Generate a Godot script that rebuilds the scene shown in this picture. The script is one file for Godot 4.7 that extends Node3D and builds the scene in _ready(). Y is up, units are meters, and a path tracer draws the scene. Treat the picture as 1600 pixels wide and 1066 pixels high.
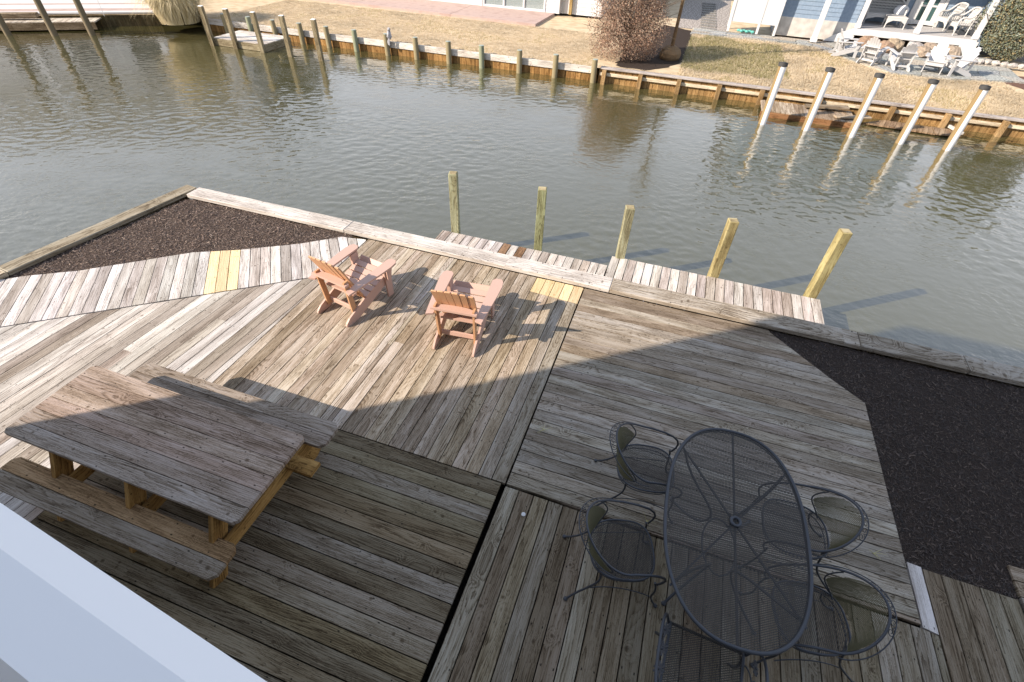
extends Node3D
# A weathered canal-side deck seen from a balcony. x = u (along the seawall), z = -v (towards the canal), y up, deck top at y = 0.
const WATER := -0.85
var rng := RandomNumberGenerator.new()
var M := {}
var used := {}

func p(u: float, v: float, y: float) -> Vector3:
	return Vector3(u, y, -v)

func rf(a: float, b: float) -> float:
	return rng.randf_range(a, b)

func lin(r: float, g: float, b: float) -> Color:
	return Color(r, g, b).linear_to_srgb()

# ---------------------------------------------------------------- mesh helpers
func mb() -> SurfaceTool:
	var st := SurfaceTool.new()
	st.begin(Mesh.PRIMITIVE_TRIANGLES)
	st.set_color(Color.WHITE)
	st.set_uv(Vector2.ZERO)
	return st

func face(st: SurfaceTool, q: Array, out: Vector3, uv: Array = []) -> void:
	var n: Vector3 = (q[2] - q[0]).cross(q[1] - q[0]).normalized()
	var idx := range(q.size())
	if n.dot(out) < 0.0:
		idx.reverse()
		n = -n
	for i in range(1, q.size() - 1):
		for k in [idx[0], idx[i], idx[i + 1]]:
			st.set_normal(n)
			if uv.size() > 0:
				st.set_uv(uv[k])
			st.add_vertex(q[k])

# box with chamfered edges; texture runs along local x, one random board row of the wood sheet
func box(st: SurfaceTool, t: Transform3D, s: Vector3, bev := 0.0) -> void:
	var h := s * 0.5
	var row := float(rng.randi_range(0, 11))
	var off := rf(0.0, 6.0)
	var b: float = min(bev, min(h.x, min(h.y, h.z)) * 0.7)
	var ax := [Vector3.RIGHT, Vector3.UP, Vector3.BACK]
	for i in 3:
		for sg in [-1.0, 1.0]:
			var n: Vector3 = ax[i] * sg
			var j := (i + 1) % 3
			var k := (i + 2) % 3
			var q := []
			var uv := []
			for c in [[-1, -1], [1, -1], [1, 1], [-1, 1]]:
				var l := Vector3.ZERO
				l[i] = h[i] * sg
				l[j] = (h[j] - b) * c[0]
				l[k] = (h[k] - b) * c[1]
				q.append(t * l)
				var across: float = l.z / s.z if i == 1 else l.y / s.y
				uv.append(Vector2((l.x + off) / 6.0, (row + 0.5 + across * 0.8) / 12.0))
			face(st, q, t.basis * n, uv)
	if b > 0.0:
		for i in 3:
			var j := (i + 1) % 3
			var k := (i + 2) % 3
			for sj in [-1.0, 1.0]:
				for sk in [-1.0, 1.0]:
					var q := []
					var uv := []
					for e in [[-1, 0], [1, 0], [1, 1], [-1, 1]]:
						var l := Vector3.ZERO
						l[i] = (h[i] - b) * e[0]
						l[j] = (h[j] - (b if e[1] == 1 else 0.0)) * sj
						l[k] = (h[k] - (0.0 if e[1] == 1 else b)) * sk
						q.append(t * l)
						uv.append(Vector2((l.x + off) / 6.0, (row + 0.5 + 0.4 * sj) / 12.0))
					var n := Vector3.ZERO
					n[j] = sj
					n[k] = sk
					face(st, q, t.basis * n, uv)
		for sx in [-1.0, 1.0]:
			for sy in [-1.0, 1.0]:
				for sz in [-1.0, 1.0]:
					var q := []
					for e in 3:
						var l := Vector3((h.x - b) * sx, (h.y - b) * sy, (h.z - b) * sz)
						l[e] = h[e] * [sx, sy, sz][e]
						q.append(t * l)
					face(st, q, t.basis * Vector3(sx, sy, sz))

func at(o: Vector3) -> Transform3D:
	return Transform3D(Basis.IDENTITY, o)

# straight bar between two points: w across, h along "up"
func bar(st: SurfaceTool, a: Vector3, b: Vector3, w: float, h: float, up := Vector3.UP, bev := 0.0) -> void:
	var x := (b - a).normalized()
	var z := x.cross(up).normalized()
	var y := z.cross(x).normalized()
	box(st, Transform3D(Basis(x, y, z), (a + b) * 0.5), Vector3(a.distance_to(b), h, w), bev)

func tube(st: SurfaceTool, pts: Array, r: float, sides := 6, closed := false, r2 := -1.0) -> void:
	var n := pts.size()
	var rings := []
	var prev := Vector3.ZERO
	for i in n:
		var a: Vector3 = pts[(i - 1 + n) % n] if (closed or i > 0) else pts[i]
		var b: Vector3 = pts[(i + 1) % n] if (closed or i < n - 1) else pts[i]
		var d := (b - a).normalized()
		var x: Vector3
		if prev == Vector3.ZERO:
			x = d.cross(Vector3.UP if abs(d.y) < 0.9 else Vector3.RIGHT).normalized()
		else:
			x = (prev - d * prev.dot(d)).normalized()
		prev = x
		var y := d.cross(x)
		var rr := r if r2 < 0.0 else lerpf(r, r2, float(i) / float(n - 1))
		var ring := []
		for k in sides:
			var an := TAU * k / sides
			ring.append([pts[i] + (x * cos(an) + y * sin(an)) * rr, x * cos(an) + y * sin(an)])
		rings.append(ring)
	for i in (n if closed else n - 1):
		var A: Array = rings[i]
		var B: Array = rings[(i + 1) % n]
		for k in sides:
			var k2 := (k + 1) % sides
			var fn: Vector3 = (B[k][0] - A[k][0]).cross(A[k2][0] - A[k][0])
			var tri := [A[k], B[k], A[k2], A[k2], B[k], B[k2]]
			if fn.dot(A[k][1]) > 0.0:
				tri = [A[k], A[k2], B[k], A[k2], B[k2], B[k]]
			for q in tri:
				st.set_normal(q[1])
				st.add_vertex(q[0])
	if not closed:
		var c0 := []
		var c1 := []
		for k in sides:
			c0.append(rings[0][k][0])
			c1.append(rings[n - 1][k][0])
		face(st, c0, pts[0] - pts[1])
		face(st, c1, pts[n - 1] - pts[n - 2])

func bez(a: Vector3, b: Vector3, c: Vector3, d: Vector3, n := 8) -> Array:
	var o := []
	for i in n + 1:
		o.append(a.bezier_interpolate(b, c, d, float(i) / n))
	return o

# polygon in local x/y, extruded along local z
func slab(st: SurfaceTool, poly: PackedVector2Array, t: Transform3D, depth: float, uvdir := Vector2.RIGHT, width := 0.15, mid := INF) -> void:
	var row := float(rng.randi_range(0, 11))
	var off := rf(0.0, 6.0)
	var nrm := Vector2(-uvdir.y, uvdir.x)
	var cen := Vector2.ZERO
	for q in poly:
		cen += q
	cen /= poly.size()
	var uvs := []
	for q in poly:
		uvs.append(Vector2((q.dot(uvdir) + off) / 6.0, (row + 0.5 + clampf(((q - cen).dot(nrm) if mid == INF else q.dot(nrm) - mid) / width, -0.47, 0.47)) / 12.0))
	var tri := Geometry2D.triangulate_polygon(poly)
	for sg in [-0.5, 0.5]:
		var out: Vector3 = t.basis.z * sg
		for i in range(0, tri.size(), 3):
			var q := []
			var uv := []
			for k in 3:
				var e: Vector2 = poly[tri[i + k]]
				q.append(t * Vector3(e.x, e.y, depth * sg))
				uv.append(uvs[tri[i + k]])
			face(st, q, out, uv)
	var cw := Geometry2D.is_polygon_clockwise(poly)
	for i in poly.size():
		var j := (i + 1) % poly.size()
		var a := poly[i]
		var b := poly[j]
		var d := b - a
		var o := Vector2(d.y, -d.x) * (-1.0 if cw else 1.0)
		face(st, [t * Vector3(a.x, a.y, -depth / 2), t * Vector3(b.x, b.y, -depth / 2), t * Vector3(b.x, b.y, depth / 2), t * Vector3(a.x, a.y, depth / 2)],
			t.basis * Vector3(o.x, o.y, 0), [uvs[i], uvs[j], uvs[j], uvs[i]])

func ball(st: SurfaceTool, c: Vector3, r: Vector3, seg := 10, rough := 0.0) -> void:
	var g := []
	for i in seg / 2 + 1:
		var row := []
		for j in seg:
			var th := PI * i / (seg / 2)
			var ph := TAU * j / seg
			var d := Vector3(sin(th) * cos(ph), cos(th), sin(th) * sin(ph))
			var k := 1.0 + (rf(-rough, rough) if i > 0 and i < seg / 2 else 0.0)
			row.append([c + d * r * k, (d / r).normalized()])
		g.append(row)
	for i in seg / 2:
		for j in seg:
			var j2 := (j + 1) % seg
			var q := [g[i][j], g[i][j2], g[i + 1][j2], g[i + 1][j]]
			if rough > 0.0:
				face(st, [q[0][0], q[1][0], q[2][0]], q[1][1])
				face(st, [q[0][0], q[2][0], q[3][0]], q[3][1])
			else:
				for k in ([0, 1, 2, 0, 2, 3] if (q[2][0] - q[0][0]).cross(q[1][0] - q[0][0]).dot(q[1][1]) + (q[3][0] - q[0][0]).cross(q[2][0] - q[0][0]).dot(q[3][1]) > 0.0 else [0, 2, 1, 0, 3, 2]):
					st.set_normal(q[k][1])
					st.add_vertex(q[k][0])

# expanded-metal lattice laid over a curved sheet f(s, t), s and t in metres
func lattice(st: SurfaceTool, f: Callable, s0: float, s1: float, t0: float, t1: float, inside: Callable, a := 0.028, b := 0.015, w := 0.0042) -> void:
	var ni := int((s1 - s0) / (a * 0.5))
	var nj := int((t1 - t0) / (b * 0.5))
	for i in ni:
		for j in nj + 1:
			if (i + j) % 2 == 1:
				continue
			var sa := s0 + i * a * 0.5
			var ta := t0 + j * b * 0.5
			for dj in [-1, 1]:
				var sb := sa + a * 0.5
				var tb: float = ta + dj * b * 0.5
				if not (inside.call(sa, ta) and inside.call(sb, tb)):
					continue
				var A: Vector3 = f.call(sa, ta)
				var B: Vector3 = f.call(sb, tb)
				var C: Vector3 = f.call(sa, ta + 0.01)
				var n: Vector3 = (B - A).cross(C - A).normalized()
				if dj < 0 and n.y < 0.0:
					n = -n
				var side := (B - A).cross(n).normalized() * (w * 0.5)
				var tilt: Vector3 = n * 0.0016 * dj
				face(st, [A - side - tilt, B - side - tilt, B + side + tilt, A + side + tilt], n if n.y > 0.0 else -n)

# ---------------------------------------------------------------- nodes
func numbered(called: String) -> String:
	if not used.has(called):
		used[called] = 0
		return called
	used[called] += 1
	return "%s_%03d" % [called, used[called]]

func add(called: String, st: SurfaceTool, m: Material, parent: Node = self) -> MeshInstance3D:
	var o := MeshInstance3D.new()
	o.mesh = st.commit()
	o.material_override = m
	o.name = called if parent != self else numbered(called)
	parent.add_child(o, true)
	return o

func tag(o: Node, label: String, category: String, group := "") -> Node:
	o.set_meta("label", label)
	o.set_meta("category", category)
	if group != "":
		o.set_meta("group", group)
	return o

func thing(called: String, label: String, category: String, where := Vector3.ZERO, turn := 0.0, group := "") -> Node3D:
	var o := Node3D.new()
	o.name = numbered(called)
	add_child(o)
	o.position = where
	o.rotation.y = turn
	tag(o, label, category, group)
	return o

func struct(called: String, st: SurfaceTool, m: Material) -> MeshInstance3D:
	var o := add(called, st, m)
	o.set_meta("kind", "structure")
	return o

func copy(o: Node3D, label: String, where: Vector3, turn: float) -> Node3D:
	var c: Node3D = o.duplicate()
	c.name = numbered(String(o.name).rstrip("0123456789").trim_suffix("_"))
	add_child(c)
	c.position = where
	c.rotation.y = turn
	c.set_meta("label", label)
	return c

# ---------------------------------------------------------------- materials
func noise_bytes(w: int, h: int, sd: int, freq: float, oct := 3) -> PackedByteArray:
	var n := FastNoiseLite.new()
	n.seed = sd
	n.noise_type = FastNoiseLite.TYPE_SIMPLEX_SMOOTH
	n.frequency = freq
	n.fractal_octaves = oct
	var im := n.get_image(w, h)
	im.convert(Image.FORMAT_L8)
	return im.get_data()

func stretched(w: int, h: int, sx: int, sd: int, freq: float, oct := 3) -> PackedByteArray:
	var im := Image.create_from_data(w / sx, h, false, Image.FORMAT_L8, noise_bytes(w / sx, h, sd, freq, oct))
	im.resize(w, h, Image.INTERPOLATE_CUBIC)
	return im.get_data()

# sheet of twelve boards, 6 m long: growth rings, knots, checks, nail heads and bleached fibres
func wood_material(sd: int, light: Color, mid: Color, dark: Color, bleach: float, ringk: float, rough := 0.85) -> StandardMaterial3D:
	var w := 1024
	var rh := 48
	var h := rh * 12
	var fibre := stretched(w, h, 16, sd + 1, 0.22, 3)
	var fine := stretched(w, h, 8, sd + 2, 0.45, 2)
	var patch := stretched(w, h, 4, sd + 3, 0.02, 4)
	var wob := stretched(w, h, 4, sd + 4, 0.012, 2)
	var speck := noise_bytes(w, h, sd + 5, 0.35, 2)
	var r := RandomNumberGenerator.new()
	r.seed = sd
	var data := PackedByteArray()
	data.resize(w * h * 3)
	var hgt := PackedByteArray()
	hgt.resize(w * h)
	for bd in 12:
		var cx := r.randf_range(-0.4, 1.4)
		var fr := r.randf_range(5.0, 9.0)
		var amp := r.randf_range(1.0, 3.0)
		var kn := []
		for k in r.randi_range(3, 7):
			kn.append([r.randf() * w, r.randf_range(0.12, 0.88), r.randf_range(0.07, 0.17)])
		var nails := []
		for k in range(0, 15, 1 + bd % 3):
			nails.append([k * 68.0 + 20.0 + r.randf_range(-3, 3), r.randf_range(0.14, 0.24)])
			nails.append([k * 68.0 + 20.0 + r.randf_range(-3, 3), r.randf_range(0.76, 0.86)])
		var base := r.randf_range(-0.08, 0.08)
		for x in w:
			var near := []
			for k in kn:
				if absf(x - k[0]) < 70.0:
					near.append(k)
			var nn := []
			for k in nails:
				if absf(x - k[0]) < 1.2:
					nn.append(k[1])
			for yy in rh:
				var i := (bd * rh + yy) * w + x
				var y := yy / float(rh)
				var wv := wob[i] / 255.0 - 0.5
				var d := y - cx
				var rg := d * d * fr * 0.8 + wv * amp * 2.2 + (fine[i] / 255.0 - 0.5) * 0.25
				var knot := 0.0
				for k in near:
					var dx: float = (x - k[0]) / 26.0
					var dy: float = (y - k[1]) * 1.15
					var e: float = dx * dx + dy * dy
					rg += 1.4 * exp(-e * 9.0)
					var q: float = sqrt(dx * dx * 0.9 + dy * dy) / k[2]
					if q < 1.0:
						knot = maxf(knot, 1.0 - q * q)
				var f := rg * 2.0 - floorf(rg * 2.0)
				var ring := f * f * f
				var fb := fibre[i] / 255.0
				var pt := patch[i] / 255.0
				var v := 0.62 + base + (fb - 0.5) * 0.55 - ring * ringk + (pt - 0.5) * 0.5
				var c := mid
				v = clampf(v, 0.0, 1.0)
				if v > 0.5:
					c = mid.lerp(light, (v - 0.5) * 2.0)
				else:
					c = dark.lerp(mid, v * 2.0)
				var bl := clampf((pt - 0.5) * 3.0 + (fb - 0.5) * 1.5, 0.0, 1.0) * bleach
				c = c.lerp(light, bl)
				c = c.lerp(dark, knot * 0.75)
				if fine[i] < 46 and fb < 0.45:
					c = c.lerp(dark * 0.7, 0.4)
				if speck[i] < 45:
					c = c.lerp(dark, 0.35)
				for ny in nn:
					if absf(y - ny) < 0.03:
						c = c.lerp(Color(0.1, 0.09, 0.08), 0.7)
				data[i * 3] = int(clampf(c.r, 0, 1) * 255)
				data[i * 3 + 1] = int(clampf(c.g, 0, 1) * 255)
				data[i * 3 + 2] = int(clampf(c.b, 0, 1) * 255)
				hgt[i] = int(clampf(0.5 + (fb - 0.5) * 0.7 - ring * 0.25 - knot * 0.1, 0, 1) * 255)
	var im := Image.create_from_data(w, h, false, Image.FORMAT_RGB8, data)
	var nm := Image.create_from_data(w, h, false, Image.FORMAT_L8, hgt)
	nm.convert(Image.FORMAT_RGBA8)
	nm.bump_map_to_normal_map(2.0)
	im.generate_mipmaps()
	nm.generate_mipmaps()
	var m := StandardMaterial3D.new()
	m.albedo_texture = ImageTexture.create_from_image(im)
	m.normal_enabled = true
	m.normal_texture = ImageTexture.create_from_image(nm)
	m.normal_scale = 0.8
	m.roughness = rough
	m.metallic_specular = 0.3
	m.vertex_color_use_as_albedo = true
	return m

func plain(c: Color, rough := 0.6, metal := 0.0) -> StandardMaterial3D:
	var m := StandardMaterial3D.new()
	m.albedo_color = c
	m.roughness = rough
	m.metallic = metal
	m.vertex_color_use_as_albedo = true
	return m

# colour noise over world-space triplanar mapping, with an optional bump of the same grain
func mottled(sd: int, cols: Array, freq: float, metres: float, rough := 0.9, bump := 0.0, oct := 5) -> StandardMaterial3D:
	var n := FastNoiseLite.new()
	n.seed = sd
	n.frequency = freq
	n.fractal_octaves = oct
	var g := Gradient.new()
	var offs := PackedFloat32Array()
	var cc := PackedColorArray()
	for i in cols.size():
		offs.append(0.15 + 0.7 * i / float(cols.size() - 1))
		cc.append(cols[i])
	g.offsets = offs
	g.colors = cc
	var im := n.get_seamless_image(512, 512)
	im.convert(Image.FORMAT_L8)
	var src := im.get_data()
	var out := PackedByteArray()
	out.resize(512 * 512 * 3)
	var lut := []
	for i in 256:
		var c := g.sample(i / 255.0)
		lut.append([int(c.r * 255), int(c.g * 255), int(c.b * 255)])
	for i in src.size():
		var c: Array = lut[src[i]]
		out[i * 3] = c[0]
		out[i * 3 + 1] = c[1]
		out[i * 3 + 2] = c[2]
	var ci := Image.create_from_data(512, 512, false, Image.FORMAT_RGB8, out)
	ci.generate_mipmaps()
	var m := StandardMaterial3D.new()
	m.albedo_texture = ImageTexture.create_from_image(ci)
	m.uv1_triplanar = true
	m.uv1_world_triplanar = true
	m.uv1_scale = Vector3.ONE / metres
	m.roughness = rough
	m.metallic_specular = 0.3
	m.vertex_color_use_as_albedo = true
	if bump > 0.0:
		im.convert(Image.FORMAT_RGBA8)
		im.bump_map_to_normal_map(bump)
		im.generate_mipmaps()
		m.normal_enabled = true
		m.normal_texture = ImageTexture.create_from_image(im)
	return m

func water_material() -> StandardMaterial3D:
	var n := FastNoiseLite.new()
	n.seed = 31
	n.noise_type = FastNoiseLite.TYPE_SIMPLEX_SMOOTH
	n.frequency = 0.042
	n.fractal_octaves = 3
	n.fractal_gain = 0.42
	n.domain_warp_enabled = true
	n.domain_warp_amplitude = 26.0
	n.domain_warp_frequency = 0.012
	var a := n.get_seamless_image(1024, 1024)
	a.convert(Image.FORMAT_L8)
	var k := FastNoiseLite.new()
	k.seed = 77
	k.frequency = 0.004
	k.fractal_octaves = 2
	var b := k.get_seamless_image(1024, 1024)
	b.convert(Image.FORMAT_L8)
	var A := a.get_data()
	var B := b.get_data()
	for i in A.size():
		var e := 0.35 + 0.9 * clampf((B[i] / 255.0 - 0.3) * 1.8, 0.0, 1.0)
		A[i] = int(clampf(128.0 + (A[i] - 128.0) * e, 0.0, 255.0))
	var im := Image.create_from_data(1024, 1024, false, Image.FORMAT_L8, A)
	im.convert(Image.FORMAT_RGBA8)
	im.bump_map_to_normal_map(2.2)
	var m := StandardMaterial3D.new()
	m.albedo_color = lin(0.068, 0.063, 0.024)
	m.clearcoat_enabled = true
	m.clearcoat = 1.0
	m.clearcoat_roughness = 0.04
	m.roughness = 0.05
	m.metallic_specular = 0.75
	m.normal_enabled = true
	m.normal_texture = ImageTexture.create_from_image(im)
	m.normal_scale = 0.6
	return m

# rippled canal surface: a fine grid where the picture looks, plain sheets round it
func canal() -> void:
	var n1 := FastNoiseLite.new()
	n1.seed = 31
	n1.noise_type = FastNoiseLite.TYPE_SIMPLEX_SMOOTH
	n1.frequency = 1.0
	n1.fractal_octaves = 2
	n1.fractal_gain = 0.5
	n1.domain_warp_enabled = true
	n1.domain_warp_amplitude = 1.2
	n1.domain_warp_frequency = 0.25
	var n2 := FastNoiseLite.new()
	n2.seed = 77
	n2.frequency = 0.13
	n2.fractal_octaves = 2
	var u0 := -33.0
	var u1 := 13.0
	var v0 := 2.0
	var v1 := 20.0
	var du := 0.047
	var nu := int((u1 - u0) / du) + 1
	var nv := int((v1 - v0) / du) + 1
	var hs := PackedFloat32Array()
	hs.resize(nu * nv)
	for j in nv:
		for i in nu:
			var u := u0 + i * du
			var v := v0 + j * du
			var a := u * 0.94 + v * 0.34
			var b := -u * 0.34 + v * 0.94
			var k := 0.35 + 0.9 * smoothstep(-0.35, 0.4, n2.get_noise_2d(u, v))
			hs[j * nu + i] = n1.get_noise_2d(a * 2.3, b * 4.0) * 0.0072 * k
	var vs := PackedVector3Array()
	var ns := PackedVector3Array()
	var uv := PackedVector2Array()
	vs.resize(nu * nv)
	ns.resize(nu * nv)
	uv.resize(nu * nv)
	for j in nv:
		for i in nu:
			var q := j * nu + i
			var u := u0 + i * du
			var v := v0 + j * du
			vs[q] = Vector3(u, WATER + hs[q], -v)
			var dx := hs[q + (1 if i < nu - 1 else 0)] - hs[q - (1 if i > 0 else 0)]
			var dv := hs[q + (nu if j < nv - 1 else 0)] - hs[q - (nu if j > 0 else 0)]
			ns[q] = Vector3(-dx / (2.0 * du), 1.0, dv / (2.0 * du)).normalized()
			uv[q] = Vector2(u / 9.0, -v / 6.0)
	var ix := PackedInt32Array()
	ix.resize((nu - 1) * (nv - 1) * 6)
	var c := 0
	for j in nv - 1:
		for i in nu - 1:
			var q := j * nu + i
			for e in [q, q + nu, q + 1, q + 1, q + nu, q + nu + 1]:
				ix[c] = e
				c += 1
	var ar := []
	ar.resize(Mesh.ARRAY_MAX)
	ar[Mesh.ARRAY_VERTEX] = vs
	ar[Mesh.ARRAY_NORMAL] = ns
	ar[Mesh.ARRAY_TEX_UV] = uv
	ar[Mesh.ARRAY_INDEX] = ix
	var am := ArrayMesh.new()
	am.add_surface_from_arrays(Mesh.PRIMITIVE_TRIANGLES, ar)
	var w := water_material()
	var o := MeshInstance3D.new()
	o.name = numbered("canal_water")
	o.mesh = am
	o.material_override = w
	add_child(o)
	o.set_meta("kind", "structure")
	var st := mb()
	var u9 := u0 + (nu - 1) * du
	var v9 := v0 + (nv - 1) * du
	for r in [[-300.0, u0, -60.0, 30.0], [u9, 300.0, -60.0, 30.0], [u0, u9, -60.0, v0], [u0, u9, v9, 30.0]]:
		face(st, [p(r[0], r[2], WATER), p(r[1], r[2], WATER), p(r[1], r[3], WATER), p(r[0], r[3], WATER)], Vector3.UP, [Vector2(r[0] / 9.0, -r[2] / 6.0), Vector2(r[1] / 9.0, -r[2] / 6.0), Vector2(r[1] / 9.0, -r[3] / 6.0), Vector2(r[0] / 9.0, -r[3] / 6.0)])
	struct("outer_water", st, w)

# ---------------------------------------------------------------- decking
func flat(y: float) -> Transform3D:   # local x, y -> u, v ; local z -> up
	return Transform3D(Basis(Vector3.RIGHT, Vector3.FORWARD, Vector3.UP), Vector3(0, y, 0))

func quad2(c: Vector2, d: Vector2, a: float, b: float, w: float) -> PackedVector2Array:
	var n := Vector2(-d.y, d.x) * w
	return PackedVector2Array([c + d * a - n, c + d * b - n, c + d * b + n, c + d * a + n])

func lay(parent: Node, region: Array, dir: Vector2, pitch: float, origin: float, y: float, m: Material, tints: Array, gap := 0.007, thick := 0.038, joints := 0.0, skip := {}, special := {}) -> void:
	gap += 0.003
	var reg := PackedVector2Array(region)
	var n := Vector2(-dir.y, dir.x)
	var lo := INF
	var hi := -INF
	for q in reg:
		lo = min(lo, q.dot(n))
		hi = max(hi, q.dot(n))
	for k in range(floori((lo - origin) / pitch), ceili((hi - origin) / pitch)):
		if skip.has(k):
			continue
		var mid := origin + (k + 0.5) * pitch
		var parts := Geometry2D.intersect_polygons(reg, quad2(n * mid, dir, -60, 60, (pitch - gap) * 0.5))
		for poly in parts:
			var pieces := [poly]
			var a := INF
			var b := -INF
			for q in poly:
				a = min(a, q.dot(dir))
				b = max(b, q.dot(dir))
			if b - a < 0.03:
				continue
			if rng.randf() < joints and b - a > 2.2:
				var cut := rf(a + 0.8, b - 0.8)
				pieces = Geometry2D.intersect_polygons(poly, quad2(n * mid, dir, -60, cut - 0.0015, 1))
				pieces.append_array(Geometry2D.intersect_polygons(poly, quad2(n * mid, dir, cut + 0.0015, 60, 1)))
			for q in pieces:
				var st := mb()
				var tint: Color = tints[rng.randi_range(0, tints.size() - 1)]
				var mm := m
				if special.has(k):
					tint = special[k][0]
					mm = special[k][1]
				var g := rf(0.8, 1.14)
				st.set_color(Color(tint.r * g, tint.g * g * rf(0.985, 1.015), tint.b * g * rf(0.97, 1.03)))
				slab(st, q, flat(y - thick * 0.5 + rf(-0.002, 0.002)), thick, dir, pitch, mid)
				add("plank", st, mm, parent)

func ragged(poly: Array, amp: float) -> Array:   # outline with an uneven edge
	var o := []
	for i in poly.size():
		var a: Vector2 = poly[i]
		var b: Vector2 = poly[(i + 1) % poly.size()]
		var n := maxi(1, int(a.distance_to(b) / 0.22))
		for k in n:
			o.append(a.lerp(b, k / float(n)) + Vector2(rf(-amp, amp), rf(-amp, amp)))
	return o

func sheet(st: SurfaceTool, poly: Array, y: float) -> void:
	var pl := PackedVector2Array(poly)
	var tri := Geometry2D.triangulate_polygon(pl)
	for i in range(0, tri.size(), 3):
		var q := []
		var uv := []
		for k in 3:
			var e := pl[tri[i + k]]
			q.append(p(e.x, e.y, y))
			uv.append(Vector2(e.x, -e.y))
		face(st, q, Vector3.UP, uv)

func build_deck() -> void:
	var grey := [Color(0.6, 0.545, 0.495), Color(0.55, 0.49, 0.43), Color(0.52, 0.485, 0.45), Color(0.7, 0.66, 0.62), Color(0.57, 0.5, 0.42), Color(0.6, 0.54, 0.48)]
	var deck := thing("wooden_deck", "large weathered wooden deck of four board sections laid crosswise", "deck")
	var w: Material = M.wood
	var ny: Color = Color(0.84, 0.7, 0.47)
	# north-west and left: boards run towards the canal
	var A := Vector2(-7.65, 2.4)
	var B := Vector2(-4.5, 4.9)
	var far := A + (A - B).normalized() * 1.8
	var up := Vector2(0, 1)
	lay(deck, [Vector2(-2.9, 2.535), Vector2(-0.795, 2.535), Vector2(-0.795, 5.62), Vector2(-1.53, 5.66), Vector2(-1.53, 6.03), Vector2(-2.9, 6.03)], up, 0.1465, 0.795, 0.0, w, grey, 0.007, 0.038, 0.1)
	lay(deck, [Vector2(-4.46, 2.535), Vector2(-2.906, 2.535), Vector2(-2.906, 6.03), Vector2(-4.46, 6.03)], up, 0.1465, 0.795, 0.0, w, [Color(0.7, 0.65, 0.6), Color(0.6, 0.54, 0.48), Color(0.65, 0.59, 0.53), Color(0.78, 0.75, 0.71), Color(0.54, 0.47, 0.4)], 0.007, 0.038, 0.15)
	lay(deck, [Vector2(-1.525, 5.665), Vector2(-0.795, 5.625), Vector2(-0.795, 6.03), Vector2(-1.525, 6.03)], up, 0.1465, 0.795, 0.0, M.fresh, [ny, Color(0.8, 0.66, 0.43)])
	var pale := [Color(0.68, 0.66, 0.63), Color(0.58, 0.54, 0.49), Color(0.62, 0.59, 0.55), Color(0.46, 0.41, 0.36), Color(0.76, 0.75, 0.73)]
	var ld := Vector2(0.05, 1).normalized()
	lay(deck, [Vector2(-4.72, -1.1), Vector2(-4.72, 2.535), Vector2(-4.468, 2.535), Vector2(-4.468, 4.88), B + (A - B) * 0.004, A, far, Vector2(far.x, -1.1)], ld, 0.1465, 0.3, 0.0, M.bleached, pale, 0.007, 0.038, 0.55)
	# south-west: boards run along the house
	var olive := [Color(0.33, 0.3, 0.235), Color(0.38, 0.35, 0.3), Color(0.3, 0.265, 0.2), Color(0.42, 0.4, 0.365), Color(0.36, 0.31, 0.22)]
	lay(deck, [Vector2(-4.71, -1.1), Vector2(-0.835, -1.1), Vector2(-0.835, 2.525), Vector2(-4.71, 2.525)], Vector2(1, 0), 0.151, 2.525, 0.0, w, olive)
	# south-east
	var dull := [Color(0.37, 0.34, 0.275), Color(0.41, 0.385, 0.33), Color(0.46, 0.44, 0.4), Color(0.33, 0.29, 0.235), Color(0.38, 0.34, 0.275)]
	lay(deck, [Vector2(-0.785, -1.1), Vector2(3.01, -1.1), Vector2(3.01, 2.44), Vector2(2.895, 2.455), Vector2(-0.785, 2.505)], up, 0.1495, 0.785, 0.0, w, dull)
	# north-east
	var silver := [Color(0.54, 0.52, 0.49), Color(0.48, 0.45, 0.42), Color(0.5, 0.44, 0.38), Color(0.58, 0.57, 0.55), Color(0.45, 0.42, 0.39)]
	lay(deck, [Vector2(-0.78, 2.53), Vector2(2.89, 2.49), Vector2(2.88, 3.6), Vector2(2.87, 5.03), Vector2(2.55, 5.3), Vector2(1.84, 5.98), Vector2(1.82, 6.03), Vector2(-0.78, 6.03)], Vector2(1, 0), 0.1475, 2.53, 0.0, w, silver)
	var st := mb()
	st.set_color(Color(0.74, 0.71, 0.7))
	slab(st, PackedVector2Array([Vector2(2.902, 2.47), Vector2(3.012, 2.45), Vector2(3.012, 3.03), Vector2(2.902, 3.04)]), flat(-0.017), 0.038, up, 0.12)
	add("plank", st, M.bleached, deck)
	lay(deck, [Vector2(3.02, -1.1), Vector2(3.76, -1.1), Vector2(3.76, 3.0), Vector2(3.02, 3.02)], up, 0.148, -3.02, 0.0, w, dull)
	lay(deck, [Vector2(3.775, -1.1), Vector2(6.5, -1.1), Vector2(6.5, 3.34), Vector2(3.79, 3.34)], Vector2(1, 0), 0.148, 3.34, 0.0, w, silver)
	# joists under the boards
	for u in range(-8, 7):
		st = mb()
		st.set_color(Color(0.3, 0.26, 0.2))
		box(st, at(p(u + 0.35, 2.4, -0.14)), Vector3(0.04, 0.18, 7.0))
		add("joist", st, w, deck)
	st = mb()
	ball(st, p(-0.52, 2.28, 0.004), Vector3(0.022, 0.006, 0.022), 10)
	tag(add("white_disc", st, M.white), "small white round cap lying on the deck boards", "cap")

	var sg := [["thin yellow grass sprig between the deck boards right of the mesh chairs", 2.62, 3.02], ["dry grass sprig on the deck by the lower left mesh armchair's front leg", 0.6, 2.62], ["dry straw sprig on the boards left of the upper left mesh armchair", -0.62, 3.3]]
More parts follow.
